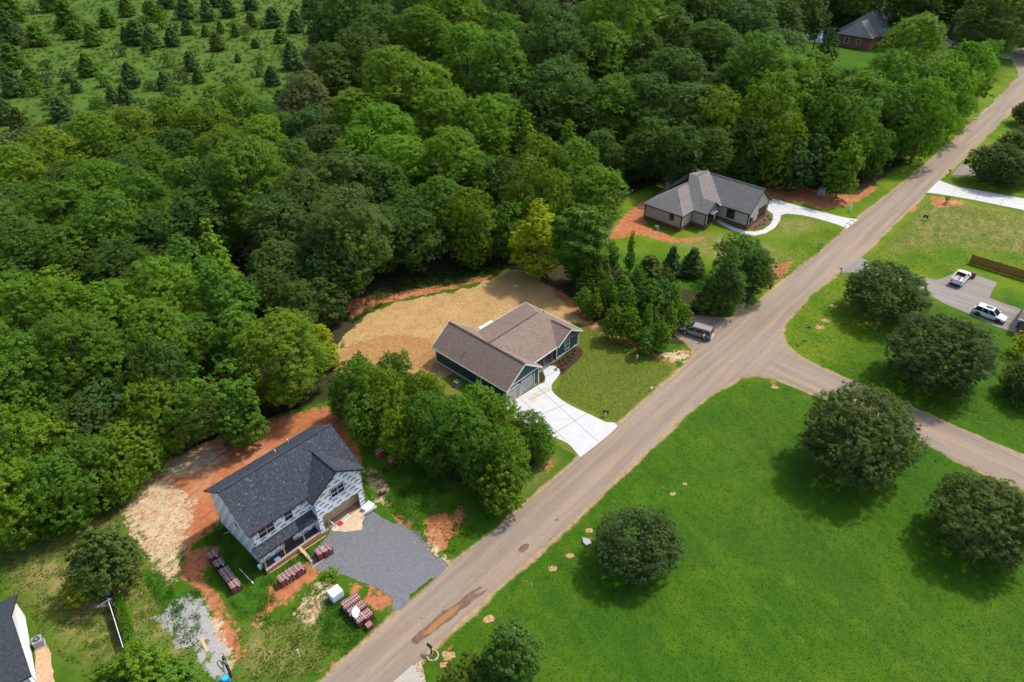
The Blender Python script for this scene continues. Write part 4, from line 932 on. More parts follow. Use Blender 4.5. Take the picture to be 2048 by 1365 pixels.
# ------------------------------------------------------------------ site clutter
random.seed(5)
def brick_pallet_mesh(kind=0):
    """strapped cube of bricks: real bricks, gaps between the straps"""
    random.seed(40+kind); m = MB(); md = MB()
    nx, ny, nz = 5, 9, 11; bx, by, bz = .20, .105, .085
    for k in range(nz):
        for i in range(nx):
            for j in range(ny):
                if 0 < k < nz-1 and 0 < i < nx-1 and 0 < j < ny-1: continue
                jx, jy = random.uniform(-.006, .006), random.uniform(-.005, .005)
                top = .02*random.random() if k == nz-1 else 0
                m.box(((i-(nx-1)/2)*(bx+.012)+jx, (j-(ny-1)/2)*(by+.010)+jy, .10+bz*(k+.5)+top), (bx*.97, by*.93, bz*.94))
    return m.mesh('bricks', MT['brick'] if kind != 2 else MT['dark_brick'])
BM = [brick_pallet_mesh(k) for k in range(3)]
pm_ = MB()
for y in (-.45, 0, .45): pm_.bb(-.54, .54, y-.05, y+.05, 0, .06)
for k in range(5): pm_.bb(-.5+k*.22, -.38+k*.22, -.54, .54, .06, .09)
PALLET = pm_.mesh('pallet_base', MT['dark_wood'])
bandm = MB()
for x in (-.21, .21): 
    bandm.bb(x-.03, x+.03, -.53, .53, 1.062, 1.07)
    for s in (-1, 1): bandm.bb(x-.012, x+.012, s*.527, s*.533, .1, 1.065)
for y in (-.35, -.12, .12, .35): bandm.bb(-.53, .53, y-.03, y+.03, 1.058, 1.066)
BAND = bandm.mesh('strap', MT['brick_band'])
tagm = MB(); tagm.box((.3, -.535, .93), (.2, .012, .2)); TAGM = tagm.mesh('tag', MT['white_trim'])
def pallet(u, v, rz, kind, label, sc=1.0, group='brick pallets'):
    e = empty('brick_pallet', P(u, v), rz, label, 'brick pallet', group); e.scale = (sc, sc, sc)
    for nm, me in (('pallet_base', PALLET), ('bricks', BM[kind]), ('strap', BAND), ('tag', TAGM)):
        o = bpy.data.objects.new(nm, me); COL.objects.link(o); o.parent = e
        if nm in ('bricks', 'strap'): o['kind'] = 'stuff'
    return e
ry = yaw((425, 1112), (470, 1180))
for k, (u, v) in enumerate([(428.5, 1120), (441.5, 1137), (454, 1154), (463, 1166), (473, 1179)]):
    pallet(u, v, ry+R(90), (0, 2, 0, 2, 1)[k], 'brick pallet in the row of five left of the unfinished house, '+('farthest from the road', 'second from the back', 'middle one', 'fourth from the back', 'nearest the road')[k])
rf = yaw((572, 1168), (605, 1146))
for k, (u, v) in enumerate([(569, 1166), (582, 1157), (600, 1146)]):
    pallet(u, v, rf, (1, 0, 1)[k], 'red brick pallet on clay before the porch, '+('leftmost of three', 'middle of three', 'rightmost of three')[k])
for k, (u, v) in enumerate([(643, 1113), (655, 1107)]):
    pallet(u, v, rf, k, 'red brick pallet on the gravel drive edge, '+('left one of two', 'right one of two')[k])
rb = yaw((700, 1215), (735, 1255))
for k, (u, v) in enumerate([(696, 1218), (712, 1207), (708, 1232), (723, 1222), (722, 1246), (736, 1238)]):
    pallet(u, v, rb, (0, 1, 2, 0, 1, 0)[k], 'brick pallet in the roadside cluster of six, '+('back left', 'back right', 'middle left', 'middle right', 'front left', 'front right')[k], .95)
for k, (u, v) in enumerate([(760, 912), (786, 926)]):
    pallet(u, v, ry, k, 'brick pallet in the shade of the tree clump, '+('farther one', 'nearer one')[k], .95)
pallet(766, 987, ry, 0, 'small lone stack of bricks on pale sand right of the unfinished house', .55)
pallet(739, 1256, rb, 1, 'low brick stack with torn plastic at the end of the roadside cluster', .62)
# torn plastic wrap on the roadside cluster
def blob_sheet(name, pts3, mat, label, cat, t=.02):
    m = MB(); m.slab(pts3, t); o = m.build(name, mat); tag(o, label, cat); return o
pp = [PV(703,1222,1.07), PV(712,1212,1.09), PV(720,1222,1.08), PV(714,1236,1.07), PV(706,1234,1.07)]
blob_sheet('plastic_wrap', [(p.x, p.y, 1.075) for p in pp], MT['foam'], 'torn white plastic wrap lying on top of the roadside brick pallets', 'plastic')
# white wrapped pallet
e = empty('wrapped_pallet', P(673, 1196), rb, 'white plastic wrapped stack of boards standing on grass', 'wrapped stack')
m = MB(); m.bb(-.55, .55, -.65, .65, .12, 1.25); m.build('cover', MT['foam'], e, bevel=.06)
for k in range(3): 
    m = MB(); m.bb(-.565, .565, -.665, .665, .35+k*.27, .37+k*.27); m.build('strap', MT['grey_metal'], e)
m = MB()
for y in (-.5, 0, .5): m.bb(-.55, .55, y-.05, y+.05, 0, .12)
m.build('pallet_base', MT['dark_wood'], e)

def solo(name, mb, mat, label, cat, **k): o = mb.build(name, mat, **k); return tag(o, label, cat)
def plank(name, p, q, w_, t, mat, label, cat='plank', z=.05):
    a = PV(*p); b = PV(*q); a.z = p[2] if len(p) > 2 else z; b.z = q[2] if len(q) > 2 else z
    return solo(name, MB().bar(a, b, w_, t), MT[mat], label, cat)
plank('plank', (598, 1094, .66), (625, 1124, .06), .32, .06, 'lumber', 'wooden plank ramp leading up to the porch')
plank('pipe', (479, 1139), (507, 1168), .1, .08, 'pipe_white', 'long white pipe lying on grass between pallets and house', 'pipe')
plank('board', (402, 1278), (416, 1304), .32, .04, 'lumber', 'pale board lying on grey gravel near the blue drum')
plank('board', (624, 1137), (668, 1104), .12, .03, 'lumber', 'thin pale board lying across the gravel drive')
plank('plank', (540, 1147), (652, 1072), .1, .04, 'lumber', 'long plank on the ground along the porch edge')
plank('plank', (447, 1068, .5), (464, 1062, 1.6), .12, .05, 'lumber', 'short plank leaning on the left wall of the unfinished house')
plank('board', (1008, 1268), (1004, 1268), .3, .06, 'lumber', 'broken board lying on grass above the bottom shrub')
e = empty('bucket', P(522, 1138), 0, 'white bucket on grass at the corner of the porch', 'bucket')
m = MB(); m.cyl((0, 0, .3), .2, .58, 14, .26); m.build('pail', MT['pipe_white'], e)
m = MB(); m.tube([(.26*math.cos(t), .26*math.sin(t), .6) for t in [2*math.pi*k/14 for k in range(15)]], .02, 5); m.build('rim', MT['white_vinyl'], e)
# stack of white foam board by the garage corner
e = empty('foam_board_stack', P(735, 1018), ROTZ, 'stack of white foam boards beside the open garage', 'board stack')
for k in range(4):
    m = MB(); m.box((.03*k, -.02*k, .12+k*.11), (1.3, 1.0, .09), R(3*k)); m.build('foam_board', MT['foam'], e)
m = MB(); m.box((-.2, -.75, .45), (1.9, .08, .35), R(-8)); m.build('foam_board', MT['foam'], e)
# things on the apron
e = empty('step_ladder', P(683, 1046), ROTZ+R(10), 'white and red folded ladder lying before the open garage', 'ladder')
m = MB(); m.bar((-1.4, -.2, .06), (1.4, -.15, .06), .08, .06); m.bar((-1.4, .22, .06), (1.4, .15, .06), .08, .06); m.build('rail', MT['white_vinyl'], e)
m = MB()
for k in range(8): m.bar((-1.2+k*.34, -.2, .06), (-1.2+k*.34, .2, .06), .05, .04)
m.build('rung', MT['white_vinyl'], e, kind='stuff'); m = MB(); m.bb(-.5, .1, -.28, .28, .03, .15); m.build('tool_tray', MT['red_plastic'], e)
e = empty('sawhorse', P(664, 1052), ROTZ, 'white sawhorse at the left of the open garage', 'sawhorse')
m = MB(); m.bar((0, -.5, .7), (0, .5, .7), .1, .08); m.build('beam', MT['white_vinyl'], e)
for x in (-.25, .25):
    for y in (-.45, .45): MB().bar((0, y*.9, .68), (x, y, 0), .06).build('leg', MT['white_vinyl'], e)
# temporary power pole, drum and hose at the bottom
e = empty('power_pole', P(463, 1353), 0, 'black temporary power pole standing beside the blue drum', 'pole')
m = MB(); m.bb(-.1, .1, -.1, .1, 0, 3.4); m.build('post', MT['dark_wood'], e); m = MB(); m.bb(-.16, .16, -.2, -.1, 2.4, 2.95); m.build('meter_box', MT['grey_metal'], e); m = MB(); m.tube([(.05, .12, 2.9), (.05, .12, 3.7), (-.15, .12, 3.75)], .035, 6); m.build('conduit', MT['dark_metal'], e)
e = empty('blue_drum', P(454, 1366), 0, 'bright blue plastic drum at the bottom edge', 'drum')
m = MB(); m.cyl((0, 0, .45), .36, .9, 18); m.build('barrel', MT['blue_plastic'], e); m = MB(); m.cyl((0, 0, .93), .33, .07, 18, .28); m.build('lid', MT['cyan_plastic'], e)
for z in (.28, .62): 
    m = MB(); m.tube([(.365*math.cos(t), .365*math.sin(t), z) for t in [2*math.pi*k/18 for k in range(19)]], .02, 5); m.build('rib', MT['blue_plastic'], e)
hp = [PV(*q) for q in ((450, 1346), (443, 1338), (436, 1330), (435, 1324), (439, 1321), (443, 1325), (447, 1333), (449, 1342))]
solo('hose', MB().tube([(p.x, p.y, .04) for p in hp], .03, 6), MT['rubber'], 'black hose looped on the ground behind the blue drum', 'hose')
# stakes
def stake(u, v, h, mat, label, r=.05, cat='stake'):
    e = empty('marker_stake', P(u, v), 0, label, cat)
    MB().cyl((0, 0, h/2), r, h, 8).build('post', MT[mat], e); MB().cyl((0, 0, h+.02), r*1.3, .04, 8).build('cap', MT[mat], e)
    return e
stake(600, 1315, 1.3, 'pipe_white', 'white utility post in the grass left of the road')
stake(596, 1290, .9, 'dark_wood', 'short wooden stake beside the white utility post')
stake(1274, 717, .55, 'pipe_white', 'white pipe cleanout on the lawn of the green house', .14, 'pipe')
e = stake(1300, 780, .5, 'pipe_white', 'leaning white marker on the lawn near the road', .09); e.rotation_euler = (R(10), R(25), 0)
stake(1417, 654, 1.6, 'orange_stake', 'thin orange stake at the junction behind the minivan', .04)
solo('rock', MB().ell((*P(1325, 691), .12), (.35, .25, .2), 7, 5), MT['foam'], 'small white rock at the end of the hedge', 'rock')

def text_obj(txt, parent, loc, size, mat, rot):
    cu = bpy.data.curves.new('lettering', 'FONT'); cu.body = txt; cu.size = size; cu.extrude = .004; cu.align_x = 'CENTER'; cu.align_y = 'CENTER'
    o = bpy.data.objects.new('lettering', cu); COL.objects.link(o); o.parent = parent; o.location = loc; o.rotation_euler = rot; cu.materials.append(mat); return o
def yard_sign(u, v, rz, label, board='sign_black', w_=.75, h_=.6, mark=True):
    e = empty('yard_sign', P(u, v), rz, label, 'sign')
    for x in (-w_*.4, w_*.4): MB().cyl((x, 0, .5), .02, 1.0, 6).build('leg', MT['dark_metal'], e)
    m = MB(); m.bb(-w_/2, w_/2, -.02, .02, .45, .45+h_); b = m.build('panel', MT[board], e)
    if mark:
        m = MB(); m.prism_y([(-.16, .52), (.16, .52), (.0, .92)], -.026, -.022); m.build('printed_mark', MT['white_trim'], b)
        m = MB(); m.bb(-w_/2, w_/2, -.027, -.022, .46, .53); m.build('printed_band', MT['grey_metal'], b)
    return e
yard_sign(1211, 833, ROTZ-R(60), 'black yard sign with white emblem beside the green house driveway')
yard_sign(1640, 496, ROTZ-R(60), 'small blue and white yard sign at the lawn edge of the beige house', 'blue_plastic', .7, .5)
yard_sign(1849, 441, ROTZ-R(70), 'black yard sign on the dry lawn across the road', 'sign_black', .9, .7)
yard_sign(1700, 424, ROTZ-R(80), 'tall white realtor sign beside the concrete driveway mouth', 'white_trim', .5, 1.1, False)
e = empty('street_sign', P(1610, 682), 0, 'green street sign post with curved stake on the corner lawn', 'sign')
MB().cyl((0, 0, 1.2), .035, 2.4, 6).build('post', MT['grey_metal'], e)
m = MB(); m.bb(-.45, .45, -.012, .012, 2.4, 2.62); m.build('panel', MT['sign_green'], e); m = MB(); m.bb(-.012, .012, -.45, .45, 2.65, 2.87); m.build('panel', MT['sign_green'], e)
m = MB(); m.bb(-.3, .3, -.2, .2, 0, .18); m.build('base_stone', MT['dark_metal'], e)
for k, (u, v) in enumerate([(1695, 455), (1703, 448)]):
    e = empty('folding_barrier', P(u, v), ROTZ+R(95), 'grey folding sawhorse barrier on the driveway mouth, '+('nearer one', 'farther one')[k], 'barrier')
    MB().bar((-.5, 0, .75), (.5, 0, .75), .06, .1).build('rail', MT['dark_metal'], e)
    for x in (-.45, .45):
        for y in (-.28, .28): MB().bar((x, 0, .74), (x, y, 0), .04).build('leg', MT['grey_metal'], e)
def mailbox(u, v, rz, label, mat='black_plastic'):
    e = empty('mailbox', P(u, v), rz, label, 'mailbox')
    m = MB(); m.bb(-.055, .055, -.055, .055, 0, 1.15); m.bar((0, .0, .75), (.35, 0, 1.02), .06); m.build('post', MT['dark_wood' if mat != 'black_plastic' else mat], e)
    m = MB(); prof = [(-.12, 0), (.12, 0), (.12, .14)]+[(.12*math.cos(t), .14+.12*math.sin(t)) for t in [math.pi*k/6 for k in range(1, 6)]]+[(-.12, .14)]
    m.prism_x([(y, 1.1+z) for y, z in prof], -.12, .48); b = m.build('box', MT[mat], e); m = MB(); m.bb(.482, .50, -.11, .11, 1.11, 1.30); m.build('door', MT['grey_metal'], b); m = MB(); m.bb(.1, .14, -.15, -.122, 1.2, 1.45); m.build('flag', MT['red_plastic'], b)
    return e
toroad = math.atan2(-NV.y, -NV.x)
mailbox(863, 1308, toroad, 'black mailbox on a post at the bottom road edge')
mailbox(1681, 549, toroad, 'mailbox on a dark post at the asphalt driveway mouth', 'grey_metal')
mailbox(1898, 351, toroad, 'black mailbox beside the far grey driveway')
solo('stone_ring', MB().tube([(P(865, 1312)[0]+.55*math.cos(t), P(865, 1312)[1]+.55*math.sin(t), .05) for t in [2*math.pi*k/16 for k in range(17)]], .1, 6), MT['sand_stone'], 'ring of edging stones round the bottom mailbox', 'edging')
def cart(u, v, rz, mat, lid, label):
    e = empty('trash_cart', P(u, v), rz, label, 'trash cart')
    m = MB(); i = 0; B = [(-.27, -.3, .1), (.27, -.3, .1), (.27, .3, .1), (-.27, .3, .1)]; T = [(-.34, -.38, 1.05), (.34, -.38, 1.05), (.34, .38, 1.05), (-.34, .38, 1.05)]
    m.v += B+T; m.f += [[3, 2, 1, 0], [4, 5, 6, 7], [0, 1, 5, 4], [1, 2, 6, 5], [2, 3, 7, 6], [3, 0, 4, 7]]; m.build('bin', MT[mat], e, bevel=.03)
    m = MB(); m.slab([(-.37, -.42, 1.1), (.37, -.42, 1.1), (.37, .42, 1.16), (-.37, .42, 1.16)], .07); m.build('lid', MT[lid], e, bevel=.02)
    for x in (-.3, .3): MB().cyl((x, .32, .13), .13, .06, 12, axis='x').build('wheel', MT['rubber'], e)
    return e
cart(1932, 327, R(30), 'teal_bin', 'black_plastic', 'dark blue trash cart standing beside the far road')
cart(2038, 655, ROTZ, 'blue_plastic', 'cyan_plastic', 'light blue recycling cart under the white eave at right')
cart(219, 1196, R(20), 'dark_metal', 'grey_metal', 'dark cart at the back end of the vine-covered fence')
e = empty('burn_barrel', P(1944, 556), 0, 'rusty brown barrel beside the white work truck', 'barrel')
m = MB(); m.cyl((0, 0, .55), .42, 1.1, 16); m.build('drum', MT['foundation_brick'], e)
for z in (.1, .55, 1.0): 
    m = MB(); m.tube([(.425*math.cos(t), .425*math.sin(t), z) for t in [2*math.pi*k/16 for k in range(17)]], .02, 5); m.build('rib', MT['dark_wood'], e)
# drain inlet cover on the lawn
e = empty('drain_flume', P(1174, 1087), R(120), 'grey concrete drain end in the grass beside the lawn tree', 'drain'); e.scale = (.75, .75, .75)
m = MB(); m.slab([(-.5, -.45, .35), (.3, -.55, .35), (1.3, 0, .12), (.3, .55, .35), (-.5, .45, .35)], .3); m.build('apron', MT['grey_metal'], e); m = MB(); m.cyl((-.52, 0, .25), .16, .08, 12, axis='x'); m.build('pipe_mouth', MT['black_plastic'], e)
# utility box behind the beige house drive
e = empty('utility_box', P(1642, 388), ROTZ, 'grey utility cabinet on red soil at the wood edge', 'utility box')
m = MB(); m.bb(-.9, .9, -.7, .7, 0, .12); m.build('pad', MT['old_concrete'], e); m = MB(); m.bb(-.75, .75, -.55, .55, .12, 1.3); c = m.build('cabinet', MT['grey_metal'], e, bevel=.05); m = MB(); m.bb(-.77, .77, -.58, .58, 1.3, 1.38); m.build('lid', MT['grey_metal'], c)

# ------------------------------------------------------------------ fences
def board_fence():
    a = Vector(P(1938, 527)); b = Vector(P(2110, 580)); L = (b-a).length; rz = math.atan2((b-a).y, (b-a).x)
    e = empty('board_fence', a, rz, 'brown wooden privacy fence along the dry lawn at the right', 'fence')
    random.seed(3); m0 = None; n = int(L/.15)
    for k in range(n):
        if m0 is None or k % 5 == 0:
            m = MB(); m.bb(-.069, .069, -.012, .012, .04, 1.83+random.uniform(-.02, .02)); m0 = m.mesh('board', MT['fence_wood'])
        o = bpy.data.objects.new('board', m0); COL.objects.link(o); o.parent = e; o.location = (.075+k*.15, random.uniform(-.006, .006), 0)
    for z in (.4, 1.5): m = MB(); m.bb(0, L, .02, .06, z-.04, z+.04); m.build('rail', MT['fence_wood'], e)
    k = 0
    while k*2.4 < L: m = MB(); m.bb(k*2.4-.05, k*2.4+.05, .06, .16, 0, 1.95); m.build('post', MT['fence_wood'], e); k += 1
board_fence()
def line_fence(name, pts, h, fabric, post, label, step=2.0, rail=False, cat='fence'):
    w_ = [Vector(P(*p)) for p in pts]; e = empty(name, w_[0], 0, label, cat); o0 = w_[0]; m = MB()
    for a, b in zip(w_[:-1], w_[1:]):
        A = a-o0; B = b-o0; m.slab([(A.x, A.y, h), (B.x, B.y, h), (B.x+.02, B.y+.02, h), (A.x+.02, A.y+.02, h)], h)
        n = max(1, int((B-A).length/step))
        for k in range(n+1):
            q = A.lerp(B, k/n); MB().cyl((q.x, q.y, h/2+.05), .035, h+.1, 6).build('post', MT[post], e)
        if rail: MB().tube([(A.x, A.y, h+.06), (B.x, B.y, h+.06)], .04, 6).build('rail', MT[post], e)
    m.build('fabric', MT[fabric], e); return e
line_fence('silt_fence', [(318, 925), (345, 908), (400, 890), (452, 868), (520, 842), (600, 815)], .7, 'rubber', 'dark_wood', 'low black silt fence along the wood behind the unfinished house')
line_fence('mesh_fence', [(224, 1212), (236, 1250), (247, 1285), (255, 1310)], 1.3, 'rubber', 'white_vinyl', 'black mesh fence with white rails beside the vines', 1.6, True)
# junk at the mesh fence end
e = empty('debris_pile', P(212, 1212), 0, 'pile of scrap wood and white sheet at the fence end', 'debris')
random.seed(8)
for k in range(6): MB().bar((random.uniform(-1, 0), random.uniform(-.5, .2), .1+.05*k), (random.uniform(.2, 1.1), random.uniform(-.2, .6), .2+.05*k), .14, .05).build('scrap', MT[('cedar', 'lumber', 'foam')[k % 3]], e)
# ------------------------------------------------------------------ trees
def leaf_material(name, trans=.45, rough=.5):
    n = NB(name); oi = n.node('ShaderNodeObjectInfo'); tint = n.attr('tint')
    c = n.mix(n.lin(tint, 0, 1, 0, 1), n.mix(1.0, oi.outputs['Color'], (.66, .74, .75), 'MULTIPLY'), n.mix(1.0, oi.outputs['Color'], (1.38, 1.26, 1.1), 'MULTIPLY'))
    n.out(c, rough, .1)
    tr = n.node('ShaderNodeBsdfTranslucent'); n.put(tr.inputs[0], n.mix(1.0, c, (1.25, 1.3, .7), 'MULTIPLY'))
    mx = n.node('ShaderNodeMixShader'); mx.inputs[0].default_value = trans
    n.t.links.new(n.b.outputs[0], mx.inputs[1]); n.t.links.new(tr.outputs[0], mx.inputs[2])
    n.t.links.new(mx.outputs[0], n.t.nodes['Material Output'].inputs[0]); return n.m
LEAF = leaf_material('leaf'); NEEDLE = leaf_material('needle', .18, .55)
def unit(v): return v/(np.linalg.norm(v, axis=1, keepdims=True)+1e-9)
def leaf_mesh(name, Pc, Nn, size, asp, tint, mat, rng, along=None):
    k = len(Pc); Nn = unit(Nn)
    t = unit(along) if along is not None else unit(rng.normal(size=(k, 3)))
    t = unit(t-Nn*np.sum(t*Nn, 1, keepdims=True)); b = np.cross(Nn, t)
    s = (size*rng.uniform(.7, 1.3, k))[:, None] if np.isscalar(size) else size[:, None]
    V = np.empty((k*4, 3)); V[0::4] = Pc-t*s*.5; V[1::4] = Pc+b*s*asp*.5-t*s*.05+Nn*s*.08; V[2::4] = Pc+t*s*.5; V[3::4] = Pc-b*s*asp*.5-t*s*.05+Nn*s*.08
    Fq = np.arange(k*4).reshape(k, 4)
    return np_mesh(name, V, Fq, mat, None, {'tint': tint})
def prof_round(t): return np.sqrt(np.clip(1-(2*np.clip(t, 0, 1)**.85-1)**2, 0, 1))
def prof_oval(t): return np.clip(np.sin(np.pi*np.clip(t, 0, 1)**.7), 0, 1)**.75
def prof_cone(t): return np.clip((1-t)**.75*np.clip(t*6, 0, 1)**.5, 0, 1)
def crown(seed, Rr, z0, z1, nl, prof, nleaf, lsize, lobe=(.3, .45), asp=.62, strand=False, loose=.0):
    rng = np.random.default_rng(seed); Hh = z1-z0
    L = []; tries = 0
    while len(L) < nl and tries < 4000:
        tries += 1
        t = rng.uniform(.03, .97); a = rng.uniform(0, 2*math.pi); rr = prof(np.array([t]))[0]*Rr
        rl = Rr*rng.uniform(*lobe)*(0.65+.45*rr/Rr); fr = max(0, rr-rl*.75)*math.sqrt(rng.uniform(.35, 1))
        c = np.array([fr*math.cos(a), fr*math.sin(a), z0+Hh*t])
        if c[2]+rl*.75 > z1: c[2] = z1-rl*.75
        if c[2]-rl*.6 < z0: c[2] = z0+rl*.6
        if any(np.linalg.norm(c-q[0]) < .48*(rl+q[1]) for q in L): continue
        L.append((c, rl, rng.uniform(-.14, .14)))
    C = np.array([q[0] for q in L]); RL = np.array([q[1] for q in L]); tl = np.array([q[2] for q in L])
    wgt = RL**2; cnt = np.maximum(8, (nleaf/26*wgt/wgt.sum()).astype(int))       # sprigs per lobe
    sp, sd, ss, st_, sl = [], [], [], [], []
    for i in range(len(C)):
        k = cnt[i]*2; d = unit(rng.normal(size=(k, 3))); keep = d[:, 2] > rng.uniform(-.95, .15, k); d = d[keep][:cnt[i]]; k = len(d)
        lump = 1+.22*np.sin(d[:, 0]*5+i)*np.cos(d[:, 1]*6+2*i)+.12*rng.normal(size=k)
        p = C[i]+d*(RL[i]*lump*rng.uniform(.72, 1.02, k))[:, None]*np.array([1, 1, .82])
        sp.append(p); sd.append(d); ss.append(np.full(k, RL[i]*.21)*rng.uniform(.7, 1.4, k)); st_.append(np.clip(.5+tl[i]+rng.normal(0, .12, k), 0, 1)); sl.append(np.full(k, i))
    sp = np.concatenate(sp); sd = np.concatenate(sd); ss = np.concatenate(ss); st_ = np.concatenate(st_); sl = np.concatenate(sl)
    keep = np.ones(len(sp), bool)
    for i in range(len(C)):
        keep &= (np.linalg.norm((sp-C[i])/np.array([1, 1, .82]), axis=1) > RL[i]*.62) | (sl == i)
    sp, sd, ss, st_ = sp[keep], sd[keep], ss[keep], st_[keep]
    per = max(4, int(nleaf/len(sp))); idx = np.repeat(np.arange(len(sp)), per); k = len(idx)
    q = unit(rng.normal(size=(k, 3)))*(rng.uniform(0, 1, k)**.5)[:, None]
    Pc = sp[idx]+q*ss[idx][:, None]*np.array([1, 1, .7])+sd[idx]*(ss[idx]*.3)[:, None]
    Nn = sd[idx]*.85+q*.6+np.array([0, 0, .55])+rng.normal(size=(k, 3))*.34
    al = None
    if strand: al = sd[idx]*.9+np.array([0, 0, .25])+rng.normal(size=(k, 3))*.55; Nn = Nn+rng.normal(size=(k, 3))*.3
    ti = np.clip(st_[idx]+rng.normal(0, .07, k), 0, 1)
    return Pc, Nn, ti, rng, al, C, RL
def trunk_mesh(name, z_top, r, C, RL, seed, mat, nlimb=8, flare=1.5):
    rnd = random.Random(seed); m = MB(); lean = (rnd.uniform(-.03, .03)*z_top, rnd.uniform(-.03, .03)*z_top)
    pth = [(0, 0, -.1), (0, 0, .4), (lean[0]*.4, lean[1]*.4, z_top*.4), (lean[0], lean[1], z_top*.72), (lean[0]*1.2, lean[1]*1.2, z_top*.95)]
    m.tube(pth, [r*flare, r, r*.75, r*.42, r*.1], 7)
    order = sorted(range(len(C)), key=lambda i: -RL[i])[:nlimb]
    for i in order:
        c = C[i]; zs = min(max(c[2]*.55, z_top*.22), z_top*.7); f = zs/z_top
        s = Vector((lean[0]*f, lean[1]*f, zs)); e_ = Vector(c)+Vector((0, 0, RL[i]*.2)); md = s.lerp(e_, .5)+Vector((0, 0, -.08*(e_-s).length))
        m.tube([s, md, e_], [r*.38, r*.24, r*.06], 5, False)
        for k in range(2):
            q = e_+Vector((rnd.uniform(-1, 1), rnd.uniform(-1, 1), rnd.uniform(.1, .8)))*RL[i]*.75; m.tube([md.lerp(e_, .4), q], [r*.16, r*.04], 4, False)
    return m.mesh(name, mat, True)
PROTO = {}
def make_proto(key, seed, Rr, z0, z1, nl, prof, nleaf, lsize, tr, **k):
    Pc, Nn, ti, rng, al, C, RL = crown(seed, Rr, z0, z1, nl, prof, nleaf, lsize, **{a: b for a, b in k.items() if a in ('lobe', 'strand')})
    me = leaf_mesh('crown_'+key, Pc, Nn, lsize, k.get('asp', .62), ti, k.get('mat', LEAF), rng, al)
    tm = trunk_mesh('trunk_'+key, z1*.92, tr, C, RL, seed, MT[k.get('bark', 'bark')], k.get('nlimb', 8))
    PROTO[key] = (me, tm, Rr, (z0+z1)/2)
for i in range(5): make_proto('broad%d' % i, 100+i, 6.3, 1.6+.4*i, 17.0+.5*i, 50, prof_round, 78000, .205, .38, lobe=(.18, .36))
for i in range(4): make_proto('round%d' % i, 150+i, 4.3, .5, 9.4+.4*i, 40, prof_round, 42000, .175, .24, lobe=(.20, .38))
for i in range(2): make_proto('tall%d' % i, 120+i, 3.9, .7, 15.5+i, 40, prof_oval, 48000, .195, .26, lobe=(.22, .38))
for i in range(2): make_proto('cone%d' % i, 140+i, 3.0, 1.2, 13.0, 34, prof_cone, 26000, .20, .2, lobe=(.26, .40))
for i in range(3): make_proto('willow%d' % i, 160+i, 5.2, .5, 8.4, 120, prof_round, 105000, .21, .26, lobe=(.11, .24), strand=True, asp=.28)
for i in range(3): make_proto('small%d' % i, 180+i, 1.9, .35, 5.2+.5*i, 20, prof_oval, 14000, .16, .09, lobe=(.3, .48))
for i in range(2): make_proto('bush%d' % i, 190+i, 1.0, .05, 1.7, 12, prof_round, 3000, .13, .04, lobe=(.3, .5), nlimb=4)
make_proto('thin0', 200, 5.8, 4.0, 14.5, 34, prof_round, 22000, .26, .3, lobe=(.16, .28), bark='bark', nlimb=16)
make_proto('thin1', 201, 4.6, 3.0, 13.5, 18, prof_oval, 12000, .26, .2, lobe=(.18, .30), bark='bark', nlimb=14)
def make_conifer(key, seed, Rr, Hh, nwh, nleaf, zb, size, asp, shape, droop=.15):
    rng = np.random.default_rng(seed); br = []
    for w_ in range(nwh):
        z = zb+(Hh-zb)*(w_+rng.uniform(-.3, .3))/nwh; t = np.clip((z-zb)/(Hh-zb), 0, 1); rr = Rr*shape(t)
        for a in np.arange(5+int(3*(1-t)))*2*math.pi/(5+int(3*(1-t)))+rng.uniform(0, 6):
            br.append((z, a+rng.uniform(-.3, .3), rr*rng.uniform(.7, 1.08)))
    per = max(6, nleaf//len(br)); Pl, Nl, Tl, Al = [], [], [], []; m = MB()
    for z, a, l in br:
        d = np.array([math.cos(a), math.sin(a), .25]); s = rng.uniform(.15, 1, per)**.6
        side = np.array([-math.sin(a), math.cos(a), 0])
        off = rng.normal(size=per)*.20*l*(1.15-s*.7)
        p = np.array([0, 0, z])+d*(s*l)[:, None]+side*off[:, None]+np.array([0, 0, 1])*(-droop*l*s*s+rng.normal(0, .06*Rr, per))[:, None]
        Pl.append(p); Nl.append(np.array([0, 0, .8])+d*.35+rng.normal(size=(per, 3))*.55); Al.append(d*.8+side*np.sign(off)[:, None]*.6+rng.normal(size=(per, 3))*.45+np.array([0, 0, .35])); Tl.append(np.clip(rng.normal(.5, .15)+rng.normal(0, .12, per), 0, 1))
        if l > .25*Rr: m.tube([(0, 0, z), tuple(np.array([0, 0, z])+d*l*.8)], [.045*Rr*.4, .012], 4, False)
    me = leaf_mesh('crown_'+key, np.concatenate(Pl), np.concatenate(Nl), size, asp, np.concatenate(Tl), NEEDLE, rng, np.concatenate(Al))
    m.tube([(0, 0, -.1), (0, 0, .3), (0, 0, Hh*.55), (0, 0, Hh*.97)], [.08*Rr, .065*Rr, .04*Rr, .01], 6)
    PROTO[key] = (me, m.mesh('trunk_'+key, MT['bark'], True), Rr, (zb+Hh)/2)
make_conifer('pine0', 300, 3.6, 9.5, 15, 15000, .8, .5, .16, lambda t: (1-t)**.7*(.75+.25*min(1, t*5)))
make_conifer('pine1', 301, 3.4, 8.5, 13, 13000, .5, .5, .16, lambda t: (1-t)**.6*(.8+.2*min(1, t*5)))
make_conifer('pine2', 303, 3.2, 14.0, 18, 18000, 3.5, .55, .16, lambda t: math.sqrt(max(0, math.sin(math.pi*(.12+.88*t)))))
make_conifer('cedar0', 302, 2.0, 5.2, 18, 12000, .2, .30, .22, lambda t: (1-t)**.6, .05)
